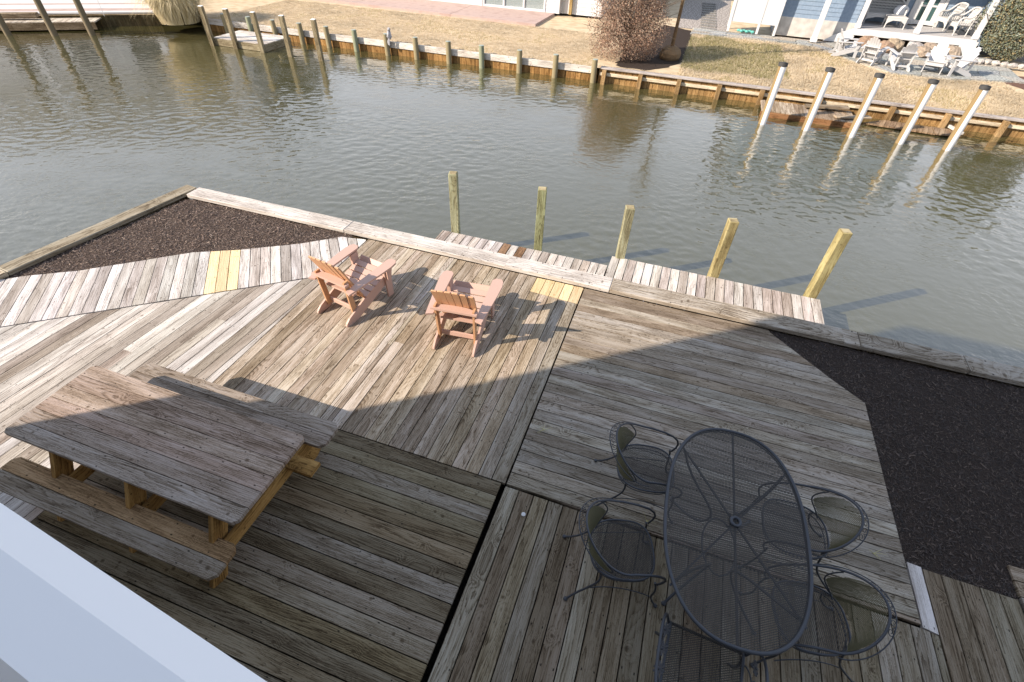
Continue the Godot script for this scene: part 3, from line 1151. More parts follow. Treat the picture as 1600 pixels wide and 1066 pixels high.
# ---------------------------------------------------------------- across the canal
func siding(st: SurfaceTool, a: Vector3, b: Vector3, y0: float, y1: float, out: Vector3, course := 0.17) -> void:
	var y := y0
	while y < y1 - 0.01:
		var t := minf(y + course, y1)
		face(st, [a + Vector3(0, y, 0) + out * 0.02, b + Vector3(0, y, 0) + out * 0.02, b + Vector3(0, t, 0) + out * 0.003, a + Vector3(0, t, 0) + out * 0.003], out)
		face(st, [a + Vector3(0, y, 0) + out * 0.02, b + Vector3(0, y, 0) + out * 0.02, b + Vector3(0, y, 0) + out * 0.003, a + Vector3(0, y, 0) + out * 0.003], Vector3.DOWN)
		y = t

func bulkheads() -> void:
	var w: Material = M.wood
	var st: SurfaceTool
	var lb := thing("far_bulkhead", "wooden bulkhead with whitish top board and rusty planks below round pilings", "bulkhead")
	var us := [-21.0, -19.85, -18.55, -17.3, -16.0, -14.7, -13.4, -11.95, -10.66, -9.26, -7.88, -6.36, -4.97, -3.5]
	for i in us.size() - 1:
		st = mb()
		st.set_color(Color(0.78, 0.76, 0.72) * rf(0.9, 1.05))
		bar(st, p(us[i] + 0.003, 19.86, -0.48), p(us[i + 1] - 0.003, 19.86, -0.48), 0.06, 0.22, Vector3.UP, 0.006)
		add("top_board", st, M.bleached, lb)
	var u := -21.0
	while u < -3.5:
		st = mb()
		st.set_color(Color(0.5, 0.31, 0.13) * rf(0.8, 1.15))
		box(st, Transform3D(Basis(Vector3.UP, Vector3.LEFT, Vector3.BACK), p(u + 0.1, 19.9, -0.95)), Vector3(0.9, 0.19, 0.04))
		add("sheet_board", st, w, lb)
		u += 0.2
	var names := ["leftmost round piling by the plume grass", "round piling behind the left dock's first post", "pale green round piling behind the small left dock", "round piling at the back of the small left dock", "round piling behind the left dock's right end",
		"round piling just right of the small left dock", "round piling left of the piling with the grey bundle", "round piling with a grey bundle tied to its top", "third round piling right of the small left dock", "fourth round piling right of the small left dock", "fifth round piling right of the small left dock",
		"third round piling left of the brown bush", "second round piling left of the brown bush", "round piling just left of the brown bush"]
	for i in us.size():
		var o := thing("round_piling", names[i], "piling", p(us[i], 19.71, -2.0), 0.0, "round pilings along the far bulkhead")
		st = mb()
		st.set_color(Color(0.45, 0.42, 0.3) if i % 4 != 2 else Color(0.42, 0.5, 0.4))
		tube(st, [Vector3.ZERO, Vector3(0.01, 1.0, 0), Vector3(rf(-0.02, 0.02), 1.9, 0)], 0.115, 12, false, 0.1)
		add("shaft", st, w, o)
		st = mb()
		st.set_color(Color(0.3, 0.34, 0.3))
		tube(st, [Vector3(0, 1.895, 0), Vector3(0, 1.915, 0)], 0.095, 12)
		add("cap", st, M.paint, o)
	st = mb()
	st.set_color(Color(0.5, 0.5, 0.52))
	ball(st, p(-11.78, 19.68, -0.12), Vector3(0.1, 0.16, 0.1), 10, 0.15)
	ball(st, p(-11.76, 19.68, 0.08), Vector3(0.06, 0.07, 0.06), 8, 0.15)
	ball(st, p(-11.8, 19.64, -0.36), Vector3(0.06, 0.12, 0.05), 8, 0.2)
	tag(add("grey_bundle", st, M.cloth), "small grey and white rag bundle hanging beside a round piling", "bundle")

	var rb := thing("low_bulkhead", "low wooden bulkhead with thin plank cap below the straw lawn", "bulkhead")
	for s in [[-3.3, 1.4], [1.405, 5.2], [5.205, 9.3], [9.305, 16.0]]:
		st = mb()
		st.set_color(Color(0.55, 0.52, 0.5))
		bar(st, p(s[0], 19.9, -0.37), p(s[1], 19.9, -0.37), 0.26, 0.05, Vector3.UP, 0.006)
		add("cap_plank", st, M.bleached, rb)
		st = mb()
		st.set_color(Color(0.8, 0.72, 0.55))
		bar(st, p(s[0], 19.8, -0.55), p(s[1], 19.8, -0.55), 0.06, 0.1, Vector3.UP, 0.006)
		add("waler", st, M.bleached, rb)
	u = -3.35
	while u < 16.0:
		st = mb()
		st.set_color(Color(0.55, 0.37, 0.18) * rf(0.75, 1.2))
		box(st, Transform3D(Basis(Vector3.UP, Vector3.LEFT, Vector3.BACK), p(u + 0.1, 19.88, -0.96)), Vector3(1.1, 0.19, 0.04))
		add("sheet_board", st, w, rb)
		u += 0.2
	for e in [-3.15, -1.85, -0.5, 0.86, 2.25, 4.05, 6.2, 7.75, 9.3, 11.0, 12.6]:
		st = mb()
		st.set_color(Color(0.5, 0.36, 0.2) * rf(0.8, 1.2))
		bar(st, p(e, 19.68, -2.0), p(e + 0.03, 19.72, -0.4), 0.17, 0.15, Vector3.RIGHT, 0.01)
		add("post", st, w, rb)

	# small dock on the left with its five square posts
	var ld := thing("small_dock", "small pale floating dock beside the plume grass", "dock")
	lay(ld, [Vector2(-18.95, 17.95), Vector2(-16.45, 17.95), Vector2(-16.45, 19.5), Vector2(-18.95, 19.5)], Vector2(1, 0), 0.22, 17.95, -0.58, M.bleached, [Color(0.85, 0.83, 0.8), Color(0.75, 0.72, 0.68)], 0.01, 0.05)
	for e in [[-18.95, 17.93, -16.45, 17.93], [-16.43, 17.9, -16.43, 19.5], [-18.97, 17.9, -18.97, 19.5]]:
		st = mb()
		st.set_color(Color(0.45, 0.42, 0.32))
		bar(st, p(e[0], e[1], -0.72), p(e[2], e[3], -0.72), 0.05, 0.24)
		add("skirt", st, w, ld)
	var sp := [[-18.95, "square dock post nearest the plume grass"], [-17.78, "square post at the left part of the small dock"], [-16.5, "square post at the small dock's right corner"], [-15.2, "square post standing in water right of the small dock"], [-13.8, "square post farthest right of the small dock"]]
	for e in sp:
		var o := thing("square_post", e[1], "post", p(e[0], 17.85, -2.0), 0.2, "square posts of the far left dock")
		st = mb()
		st.set_color(Color(0.48, 0.44, 0.32))
		bar(st, Vector3.ZERO, Vector3(0, 2.5, 0), 0.16, 0.16, Vector3.RIGHT, 0.008)
		add("shaft", st, w, o)
		st = mb()
		st.set_color(Color(0.85, 0.84, 0.8))
		box(st, at(Vector3(0, 2.51, 0)), Vector3(0.15, 0.02, 0.15), 0.004)
		add("cap", st, M.paint, o)

	# broken dock on the right with white-sleeved poles
	var bd := thing("worn_dock", "worn brown dock beside white sleeved poles", "dock")
	lay(bd, [Vector2(2.3, 18.5), Vector2(5.1, 18.5), Vector2(5.1, 19.7), Vector2(2.3, 19.7)], Vector2(0, 1), 0.146, -2.3, -0.68, w, [Color(0.6, 0.5, 0.42), Color(0.5, 0.42, 0.34), Color(0.7, 0.64, 0.58)])
	st = mb()
	st.set_color(Color(0.42, 0.24, 0.13))
	bar(st, p(2.28, 18.47, -0.8), p(5.15, 18.47, -0.8), 0.05, 0.2)
	add("skirt", st, w, bd)
	st = mb()
	st.set_color(Color(0.4, 0.36, 0.3))
	box(st, Transform3D(Basis(Vector3.UP, 0.1) * Basis(Vector3.BACK, 0.06), p(4.3, 19.45, -0.58)), Vector3(1.3, 0.06, 0.28), 0.01)
	add("loose_plank", st, w, bd)
	st = mb()
	st.set_color(Color(0.62, 0.55, 0.46))
	box(st, Transform3D(Basis(Vector3.UP, 0.3) * Basis(Vector3.BACK, 0.03), p(5.0, 18.85, -0.62)), Vector3(1.1, 0.05, 0.22), 0.01)
	add("loose_plank", st, w, bd)
	var rp := thing("sunken_ramp", "low sunken plank ramp between white sleeved poles", "ramp", Vector3(0, 0, 0))
	lay(rp, [Vector2(5.4, 19.0), Vector2(7.4, 18.85), Vector2(7.4, 19.5), Vector2(6.1, 19.6)], Vector2(0.3, 1).normalized(), 0.146, 0.0, -0.78, w, [Color(0.5, 0.38, 0.27), Color(0.42, 0.32, 0.23)])
	lay(rp, [Vector2(7.42, 18.85), Vector2(8.1, 18.95), Vector2(7.95, 19.5), Vector2(7.42, 19.5)], Vector2(0.3, 1).normalized(), 0.146, 0.0, -0.77, w, [Color(0.46, 0.35, 0.25), Color(0.5, 0.4, 0.3)])
	st = mb()
	st.set_color(Color(0.85, 0.82, 0.78))
	bar(st, p(7.9, 19.55, -0.7), p(8.1, 18.95, -0.7), 0.06, 0.08)
	add("edge_trim", st, M.bleached, rp)
	var an := ["white sleeved dock pole farthest left, beside the worn dock", "second white sleeved dock pole from the left", "middle one of five white sleeved dock poles", "second white sleeved dock pole from the right", "white sleeved dock pole farthest right"]
	var au := [2.34, 3.6, 4.87, 6.2, 7.42]
	for i in 5:
		var o := thing("sleeved_pole", an[i], "pole", p(au[i], 17.72, -2.2), 0.0, "white sleeved poles of the right dock")
		st = mb()
		st.set_color(Color(0.46, 0.37, 0.22))
		tube(st, [Vector3.ZERO, Vector3(0, 3.0, 0)], 0.105, 14)
		add("shaft", st, w, o)
		st = mb()
		for k in 9:
			var a0 := -0.75 + k * 0.2
			var a1 := a0 + 0.2
			var q0 := Vector3(sin(a0 + 0.35), 0, cos(a0 + 0.35)) * 0.118
			var q1 := Vector3(sin(a1 + 0.35), 0, cos(a1 + 0.35)) * 0.118
			face(st, [q0 + Vector3(0, 1.2, 0), q1 + Vector3(0, 1.2, 0), q1 + Vector3(0, 2.98, 0), q0 + Vector3(0, 2.98, 0)], q0 + q1)
			face(st, [q0 * 0.9 + Vector3(0, 2.98, 0), q1 * 0.9 + Vector3(0, 2.98, 0), q1 + Vector3(0, 2.98, 0), q0 + Vector3(0, 2.98, 0)], Vector3.UP)
		add("white_sleeve", st, M.gloss, o)
		st = mb()
		st.set_color(Color(0.05, 0.05, 0.05))
		tube(st, [Vector3(0, 2.98, 0), Vector3(0, 3.06, 0)], 0.13, 14)
		tube(st, [Vector3(0, 3.06, 0), Vector3(0, 3.08, 0)], 0.12, 14, false, 0.05)
		add("cap", st, M.paint, o)

	# far left: dock, dark bulkhead and terrace
	var dir := Vector2(0.832, 0.555)
	var nrm := Vector2(-dir.y, dir.x)
	var c0 := Vector2(-28.4, 16.4)
	var wb := thing("dark_bulkhead", "dark wet bulkhead with white cap below the striped terrace", "bulkhead")
	for i in 90:
		st = mb()
		st.set_color(Color(0.2, 0.17, 0.1) * rf(0.8, 1.2))
		var q := c0 + dir * (-12.0 + i * 0.2)
		box(st, Transform3D(Basis(Vector3.UP, Vector3(-dir.x, 0, dir.y), Vector3(dir.y, 0, dir.x)).orthonormalized(), p(q.x, q.y, -0.85)), Vector3(0.95, 0.19, 0.06))
		add("sheet_board", st, w, wb)
	st = mb()
	var qa := c0 + dir * -12.0 + nrm * 0.1
	var qb := c0 + dir * 6.0 + nrm * 0.1
	bar(st, p(qa.x, qa.y, -0.335), p(qb.x, qb.y, -0.335), 0.3, 0.07, Vector3.UP, 0.01)
	add("cap", st, M.white, wb)
	var off := 0.26
	for e in [[0.75, 0], [1.0, 1], [0.3, 0], [1.1, 1], [2.5, 1]]:
		st = mb()
		var a := c0 + dir * -12.0 + nrm * off
		var b := c0 + dir * 6.0 + nrm * off
		sheet(st, [a, b, b + nrm * e[0], a + nrm * e[0]], -0.33)
		struct("terrace_paving", st, M.pink if e[1] == 0 else M.white)
		off += e[0] + 0.005
	var fd := thing("plank_dock", "light plank dock at the far left below the terrace", "dock")
	var f0 := Vector2(-31.0, 13.6)
	var f1 := Vector2(-24.9, 17.65)
	lay(fd, [f0, f1, f1 + nrm * 1.0, f0 + nrm * 1.0], nrm, 0.2, 0.0, -0.5, M.bleached, [Color(0.8, 0.75, 0.65), Color(0.72, 0.66, 0.56)], 0.012, 0.05)
	st = mb()
	st.set_color(Color(0.42, 0.34, 0.24))
	bar(st, p(f0.x, f0.y, -0.66), p(f1.x, f1.y, -0.66), 0.06, 0.26)
	add("skirt", st, w, fd)
	st = mb()
	st.set_color(Color(0.5, 0.43, 0.34))
	var g0 := c0 + dir * -1.6 - nrm * 0.35
	var g1 := c0 + dir * 1.4 - nrm * 0.35
	bar(st, p(g0.x, g0.y, -0.33), p(g1.x, g1.y, -0.33), 0.3, 0.16, Vector3.UP, 0.01)
	add("step", st, w, fd)
	var fl := ["dark leaning dock pole at the picture's left edge", "tall dark dock pole in front of the far left plank dock", "tall dark dock pole with a thin line beside it"]
	var fp := [[-27.2, 15.5], [-25.6, 16.25], [-24.45, 17.0]]
	for i in 3:
		var o := thing("dark_pole", fl[i], "pole", p(fp[i][0], fp[i][1], -2.2), 0.0, "dark poles of the far left dock")
		st = mb()
		st.set_color(Color(0.3, 0.27, 0.2))
		tube(st, [Vector3.ZERO, Vector3(0, 4.2, 0)], 0.13, 10, false, 0.11)
		add("shaft", st, w, o)
		st = mb()
		st.set_color(Color(0.2, 0.2, 0.19))
		tube(st, [Vector3(0, 4.2, 0), Vector3(0, 4.25, 0)], 0.12, 10)
		add("cap", st, M.paint, o)
	st = mb()
	tube(st, [p(-24.9, 18.2, -0.4), p(-25.3, 18.5, 2.0)], 0.012, 4)
	tag(add("mooring_line", st, M.white), "thin pale mooring line beside the dark dock pole", "line")

func white_house() -> void:
	var h := thing("white_house", "white sided house with sliding glass door behind pinkish patio", "house", p(-14.0, 28.6, -0.3))
	var st := mb()
	var out := Vector3(0, 0, 1)
	siding(st, Vector3(-10, 0, 0), Vector3(2.72, 0, 0), 0, 3.0, out)
	siding(st, Vector3(6.0, 0, 0), Vector3(6.8, 0, 0), 0, 3.0, out)
	siding(st, Vector3(2.72, 0, 0), Vector3(6.0, 0, 0), 2.3, 3.0, out)
	siding(st, Vector3(7.5, 0, -0.2), Vector3(8.85, 0, -0.2), 0, 3.0, out)
	face(st, [Vector3(8.87, 0, -0.2), Vector3(8.87, 0, -9), Vector3(8.87, 3, -9), Vector3(8.87, 3, -0.2)], Vector3.RIGHT)
	face(st, [Vector3(-10, 0, 0), Vector3(-10, 0, -9), Vector3(-10, 3, -9), Vector3(-10, 3, 0)], Vector3.LEFT)
	face(st, [Vector3(6.8, 0, 0.02), Vector3(6.8, 0, -0.2), Vector3(6.8, 3, -0.2), Vector3(6.8, 3, 0.02)], Vector3.RIGHT)
	face(st, [Vector3(6.8, 0, -0.2), Vector3(7.5, 0, -0.2), Vector3(7.5, 3, -0.2), Vector3(6.8, 3, -0.2)], out)
	face(st, [Vector3(-10, 0, -9), Vector3(8.87, 0, -9), Vector3(8.87, 3, -9), Vector3(-10, 3, -9)], -out)
	add("wall", st, M.white_wall, h)
	st = mb()
	for e in [[6.72, 0.05], [8.8, -0.15], [2.6, 0.04]]:
		box(st, at(Vector3(e[0], 1.5, e[1])), Vector3(0.14, 3.0, 0.06), 0.005)
	add("corner_trim", st, M.white, h)
	var d := Node3D.new()
	d.name = "sliding_door"
	h.add_child(d)
	st = mb()
	for u in [2.72, 3.82, 4.9, 6.0]:
		box(st, at(Vector3(u, 1.15, 0.0)), Vector3(0.09, 2.3, 0.09), 0.005)
	for y in [0.05, 2.28]:
		box(st, at(Vector3(4.36, y, 0.0)), Vector3(3.2, 0.1, 0.085), 0.005)
	add("frame", st, M.white, d)
	for u in [3.27, 4.36, 5.45]:
		st = mb()
		box(st, at(Vector3(u, 1.16, -0.02)), Vector3(0.99, 2.12, 0.012))
		add("pane", st, M.glass, d)
	st = mb()
	face(st, [Vector3(2.72, 0, -2.5), Vector3(6, 0, -2.5), Vector3(6, 2.3, -2.5), Vector3(2.72, 2.3, -2.5)], out)
	face(st, [Vector3(2.72, 0.02, -2.5), Vector3(6, 0.02, -2.5), Vector3(6, 0.02, 0), Vector3(2.72, 0.02, 0)], Vector3.UP)
	face(st, [Vector3(2.72, 2.3, -2.5), Vector3(6, 2.3, -2.5), Vector3(6, 2.3, 0), Vector3(2.72, 2.3, 0)], Vector3.DOWN)
	for u in [2.72, 6.0]:
		face(st, [Vector3(u, 0, -2.5), Vector3(u, 2.3, -2.5), Vector3(u, 2.3, 0), Vector3(u, 0, 0)], Vector3(4.3 - u, 0, 0))
	add("room", st, M.dim, h)
	st = mb()
	st.set_color(Color(0.4, 0.42, 0.42))
	box(st, at(Vector3(6.93, 0.75, -0.12)), Vector3(0.12, 0.4, 0.12), 0.01)
	tube(st, [Vector3(6.93, 0.55, -0.12), Vector3(6.93, 0.0, -0.12)], 0.025, 6)
	add("meter_box", st, M.paint, h)
	st = mb()
	st.set_color(Color(0.62, 0.48, 0.24))
	bar(st, Vector3(7.32, 0, -0.08), Vector3(7.32, 3, -0.08), 0.14, 0.14, Vector3.RIGHT, 0.005)
	add("wooden_post", st, M.wood, h)
	st = mb()
	for s in [1.0, -1.0]:
		var z := 0.5 if s > 0 else -9.5
		face(st, [Vector3(-10.5, 2.95, z), Vector3(9.3, 2.95, z), Vector3(9.3, 4.0, -4.5), Vector3(-10.5, 4.0, -4.5)], Vector3(0, 1, s))
	for u in [-10.0, 8.87]:
		face(st, [Vector3(u, 3, 0), Vector3(u, 3, -9), Vector3(u, 3.95, -4.5)], Vector3(u, 0, 0))
	add("roof", st, M.shingle, h)

func wicker(called: String, label: String, where: Vector3, turn: float, wd: float, back: bool) -> void:
	var c := thing(called, label, "sofa" if wd > 1.0 and back else ("chair" if back else "table"), where, turn)
	var m: Material = M.wicker
	var st := mb()
	box(st, at(Vector3(0, 0.4, 0)), Vector3(wd, 0.06, 0.55), 0.02)
	add("seat" if back else "top", st, m, c)
	for s in [-1.0, 1.0]:
		for z in [-0.25, 0.25]:
			st = mb()
			tube(st, [Vector3((wd / 2 - 0.03) * s, 0, z), Vector3((wd / 2 - 0.03) * s, 0.4, z)], 0.025, 6)
			add("leg", st, m, c)
		if back:
			st = mb()
			var a := bez(Vector3(wd / 2 * s, 0.36, -0.28), Vector3(wd / 2 * s, 0.62, -0.34), Vector3(wd / 2 * s, 0.66, -0.2), Vector3(wd / 2 * s, 0.64, 0.0))
			a.append_array(bez(Vector3(wd / 2 * s, 0.64, 0.0), Vector3(wd / 2 * s, 0.64, 0.2), Vector3(wd * 0.48 * s, 0.9, 0.3), Vector3(wd * 0.3 * s, 0.96, 0.36)).slice(1))
			tube(st, a, 0.035, 7)
			for k in 6:
				var z := -0.2 + k * 0.09
				tube(st, [Vector3(wd / 2 * s, 0.4, z), Vector3(wd / 2 * s, 0.63, z)], 0.012, 4)
			add("arm", st, m, c)
	st = mb()
	for z in [-0.27, 0.27]:
		slab(st, PackedVector2Array([Vector2(-wd / 2 + 0.03, 0.12), Vector2(-wd / 2 + 0.08, 0.2), Vector2(-wd * 0.2, 0.29), Vector2(wd * 0.2, 0.29), Vector2(wd / 2 - 0.08, 0.2), Vector2(wd / 2 - 0.03, 0.12), Vector2(wd / 2 - 0.03, 0.38), Vector2(-wd / 2 + 0.03, 0.38)]), at(Vector3(0, 0, z)), 0.02)
	add("skirt", st, m, c)
	if back:
		st = mb()
		var n := int(wd / 0.06)
		for k in n + 1:
			var u := -wd * 0.45 + wd * 0.9 * k / n
			var hgt := 0.96 - 0.22 * pow(absf(u) / (wd * 0.5), 3.0)
			tube(st, [Vector3(u, 0.4, 0.25), Vector3(u, hgt, 0.38)], 0.014, 4)
		for y in [0.5, 0.6, 0.7, 0.8]:
			bar(st, Vector3(-wd * 0.45, y, 0.27 + (y - 0.4) * 0.22), Vector3(wd * 0.45, y, 0.27 + (y - 0.4) * 0.22), 0.02, 0.045)
		tube(st, [Vector3(-wd * 0.3, 0.96, 0.37), Vector3(0, 0.985, 0.38), Vector3(wd * 0.3, 0.96, 0.37)], 0.035, 7)
		add("back", st, m, c)

func blue_house() -> void:
	var h := thing("blue_house", "blue shingled house with white porch and pale concrete foundation", "house", p(0, 29.0, -0.3))
	var out := Vector3(0, 0, 1)
	var st := mb()
	siding(st, Vector3(2.9, 0, 0), Vector3(6.12, 0, 0), 0.72, 6.0, out, 0.16)
	siding(st, Vector3(6.12, 0, -2.0), Vector3(8.5, 0, -2.0), 0.58, 3.4, out, 0.16)
	siding(st, Vector3(9.75, 0, -2.0), Vector3(11.2, 0, -2.0), 0.58, 3.4, out, 0.16)
	siding(st, Vector3(8.5, 0, -2.0), Vector3(9.75, 0, -2.0), 2.75, 3.4, out, 0.16)
	siding(st, Vector3(6.12, 0, 0.0), Vector3(11.2, 0, 0.0), 3.4, 6.0, out, 0.16)
	face(st, [Vector3(6.12, 0, 0), Vector3(6.12, 0, -2), Vector3(6.12, 6, -2), Vector3(6.12, 6, 0)], Vector3.RIGHT)
	face(st, [Vector3(2.9, 0, 0), Vector3(2.9, 0, -9), Vector3(2.9, 6, -9), Vector3(2.9, 6, 0)], Vector3.LEFT)
	face(st, [Vector3(11.2, 0, 0), Vector3(11.2, 0, -9), Vector3(11.2, 6, -9), Vector3(11.2, 6, 0)], Vector3.RIGHT)
	face(st, [Vector3(2.9, 0, -9), Vector3(11.2, 0, -9), Vector3(11.2, 6, -9), Vector3(2.9, 6, -9)], -out)
	add("wall", st, M.blue, h)
	st = mb()
	box(st, at(Vector3(4.5, 0.36, -0.1)), Vector3(3.26, 0.72, 0.26))
	add("foundation", st, M.concrete, h)
	st = mb()
	for s in [1.0, -1.0]:
		face(st, [Vector3(2.4, 5.9, 0.6 if s > 0 else -9.6), Vector3(11.7, 5.9, 0.6 if s > 0 else -9.6), Vector3(11.7, 8.0, -4.5), Vector3(2.4, 8.0, -4.5)], Vector3(0, 1, s))
	for u in [2.9, 11.2]:
		face(st, [Vector3(u, 6, 0), Vector3(u, 6, -9), Vector3(u, 7.9, -4.5)], Vector3(u - 7.0, 0, 0))
	add("roof", st, M.shingle, h)
	st = mb()
	face(st, [Vector3(6.12, 3.4, 0), Vector3(11.2, 3.4, 0), Vector3(11.2, 3.4, -2), Vector3(6.12, 3.4, -2)], Vector3.DOWN)
	add("porch_ceiling", st, M.white, h)
	for i in 14:
		st = mb()
		bar(st, Vector3(6.14, 0.565, 0.16 - i * 0.154), Vector3(10.75, 0.565, 0.16 - i * 0.154), 0.148, 0.03)
		add("porch_board", st, M.porch, h)
	st = mb()
	box(st, at(Vector3(8.44, 0.44, 0.27)), Vector3(4.66, 0.24, 0.05), 0.005)
	add("fascia", st, M.white, h)
	for u in [6.2, 8.5, 10.68]:
		st = mb()
		box(st, at(Vector3(u, 2.0, 0.17)), Vector3(0.17, 2.84, 0.17), 0.008)
		box(st, at(Vector3(u, 0.66, 0.17)), Vector3(0.21, 0.16, 0.21), 0.008)
		add("porch_post", st, M.white, h)
	st = mb()
	box(st, at(Vector3(10.55, 0.22, 0.24)), Vector3(0.62, 0.55, 0.12), 0.005)
	add("pier", st, M.white, h)
	st = mb()
	box(st, at(Vector3(8.5, 0.15, 0.2)), Vector3(0.2, 0.35, 0.12), 0.005)
	add("pier", st, M.white, h)
	st = mb()
	for y in [1.35, 1.05]:
		bar(st, Vector3(10.75, y, 0.1), Vector3(10.75, y, -1.9), 0.06, 0.06)
	for k in 13:
		bar(st, Vector3(10.75, 0.6, -0.05 - k * 0.15), Vector3(10.75, 1.33, -0.05 - k * 0.15), 0.03, 0.03, Vector3.RIGHT)
	add("railing", st, M.white, h)
	var steps := Node3D.new()
	steps.name = "steps"
	h.add_child(steps)
	for i in 3:
		st = mb()
		box(st, at(Vector3(6.0 - i * 0.27, 0.45 - i * 0.17, -0.25)), Vector3(0.3, 0.04, 0.9), 0.005)
		add("tread", st, M.porch, steps)
	st = mb()
	slab(st, PackedVector2Array([Vector2(5.05, 0), Vector2(5.35, 0.22), Vector2(6.2, 0.62), Vector2(6.2, 0.2), Vector2(5.9, 0)]), at(Vector3(0, 0, 0.24)), 0.06)
	add("stringer", st, M.white, steps)
	var d := Node3D.new()
	d.name = "porch_door"
	h.add_child(d)
	st = mb()
	for u in [8.55, 9.7]:
		box(st, at(Vector3(u, 1.66, -1.97)), Vector3(0.12, 2.18, 0.08), 0.005)
	for u in [8.72, 9.53]:
		box(st, at(Vector3(u, 1.66, -1.985)), Vector3(0.2, 2.1, 0.05), 0.004)
	for y in [0.7, 1.33, 1.98, 2.62]:
		box(st, at(Vector3(9.12, y, -1.985)), Vector3(0.62, 0.16 if y < 1 else 0.07, 0.05), 0.004)
	add("frame", st, M.white, d)
	for k in 3:
		st = mb()
		box(st, at(Vector3(9.12, 1.03 + k * 0.64, -2.0)), Vector3(0.66, 0.62, 0.02))
		add("pane", st, M.teal_glass, d)
	var wn := Node3D.new()
	wn.name = "porch_window"
	h.add_child(wn)
	st = mb()
	for u in [6.75, 8.2]:
		box(st, at(Vector3(u, 1.65, -1.95)), Vector3(0.12, 1.3, 0.06), 0.004)
	for y in [1.02, 2.28]:
		box(st, at(Vector3(7.475, y, -1.95)), Vector3(1.6, 0.12, 0.065), 0.004)
	add("frame", st, M.white, wn)
	st = mb()
	box(st, at(Vector3(7.475, 1.65, -1.965)), Vector3(1.36, 1.2, 0.02))
	add("pane", st, M.dark_glass, wn)

	var col := thing("white_column", "white square column standing in front of the foundation wall", "column", p(4.58, 28.2, -0.3))
	st = mb()
	box(st, at(Vector3(0, 1.7, 0)), Vector3(0.2, 3.4, 0.2), 0.008)
	add("shaft", st, M.white, col)
	st = mb()
	box(st, at(Vector3(0, 0.08, 0)), Vector3(0.26, 0.16, 0.26), 0.008)
	add("plinth", st, M.white, col)

	var sh := thing("shower_stall", "white outdoor shower stall on short legs beside stepping stones", "shower stall", p(0.9, 28.6, -0.3))
	st = mb()
	box(st, at(Vector3(0.65, 1.4, 0)), Vector3(1.24, 2.0, 0.04), 0.004)
	add("panel", st, M.white, sh)
	st = mb()
	box(st, at(Vector3(1.68, 1.37, 0.01)), Vector3(0.74, 1.95, 0.04), 0.004)
	add("panel", st, M.white, sh)
	for x in [0.0, 2.05]:
		st = mb()
		box(st, at(Vector3(x, 1.4, -0.65)), Vector3(0.04, 2.0, 1.2), 0.004)
		add("panel", st, M.white, sh)
	for e in [[0.02, 0], [1.29, 0], [2.03, 0], [0.02, -1.25], [2.03, -1.25]]:
		st = mb()
		box(st, at(Vector3(e[0], 1.25, e[1])), Vector3(0.1, 2.5, 0.1), 0.005)
		add("leg", st, M.white, sh)
	st = mb()
	st.set_color(Color(0.12, 0.42, 0.36))
	for k in 6:
		ball(st, p(1.4 + k * 0.12, 28.75 - (k % 2) * 0.12, -0.24), Vector3(0.09, 0.06, 0.1), 8, 0.1)
	tag(add("teal_hose", st, M.paint), "coiled teal hose lying under the white shower stall", "hose")

	wicker("wicker_sofa", "white wicker sofa against the porch wall", p(7.35, 30.35, 0.28), PI, 1.5, true)
	wicker("wicker_table", "low white wicker table in front of the wicker sofa", p(7.75, 29.75, 0.28), 0.0, 0.8, false)
	wicker("wicker_armchair", "white wicker armchair left of the porch railing, farther back", p(9.95, 30.55, 0.28), PI * 0.62, 0.72, true)
	wicker("wicker_armchair", "white wicker armchair nearest the porch's front right post", p(10.15, 29.55, 0.28), PI * 0.55, 0.72, true)
	st = mb()
	ball(st, Vector3.ZERO, Vector3(0.3, 0.1, 0.22), 14)
	var cu := tag(add("cushion", st, M.cloth), "white cushion leaning on the wicker sofa's right arm", "cushion")
	cu.position = p(7.95, 30.35, 0.85)
	cu.rotation = Vector3(1.1, 0, 0.2)

	var bl := ["brown boulder under the porch nearest the steps", "flat tan boulder left of the middle porch post", "low brown boulder in front of the flat tan one", "grey rough boulder below the middle porch post", "tan boulder right of the middle porch post", "low tan boulder behind the white chairs, right of centre", "tan boulder farthest right under the porch", "grey boulder low between the tan ones"]
	var bp := [[6.75, 28.3, 0.5, 0.3], [7.75, 28.35, 0.55, 0.28], [7.35, 27.85, 0.42, 0.25], [8.6, 28.2, 0.35, 0.27], [9.1, 28.3, 0.42, 0.26], [8.75, 27.7, 0.45, 0.22], [9.85, 28.2, 0.5, 0.26], [9.35, 27.8, 0.32, 0.2]]
	for i in 8:
		st = mb()
		st.set_color([Color(0.36, 0.25, 0.18), Color(0.46, 0.37, 0.27), Color(0.4, 0.28, 0.2), Color(0.4, 0.38, 0.37), Color(0.45, 0.36, 0.28), Color(0.44, 0.35, 0.27), Color(0.46, 0.38, 0.3), Color(0.42, 0.4, 0.38)][i])
		ball(st, Vector3.ZERO, Vector3(bp[i][2], bp[i][3], bp[i][2] * 0.75), 12, 0.12)
		var o := tag(add("boulder", st, M.stone), bl[i], "boulder", "boulders under the porch")
		o.position = p(bp[i][0], bp[i][1], -0.18)
		o.rotation.y = i * 0.9
	for k in 9:
		st = mb()
		st.set_color(Color(0.62, 0.58, 0.54) * rf(0.85, 1.1))
		ball(st, Vector3.ZERO, Vector3(rf(0.13, 0.19), 0.1, rf(0.11, 0.15)), 8, 0.12)
		var o := tag(add("edging_stone", st, M.stone), ["leftmost", "second", "third", "fourth", "middle", "sixth", "seventh", "eighth", "rightmost"][k] + " small pale edging stone, from the left, in the row by the spruce", "stone", "edging stones by the spruce")
		o.position = p(10.5 + k * 0.27, 27.3 + sin(k * 0.8) * 0.12, -0.24)

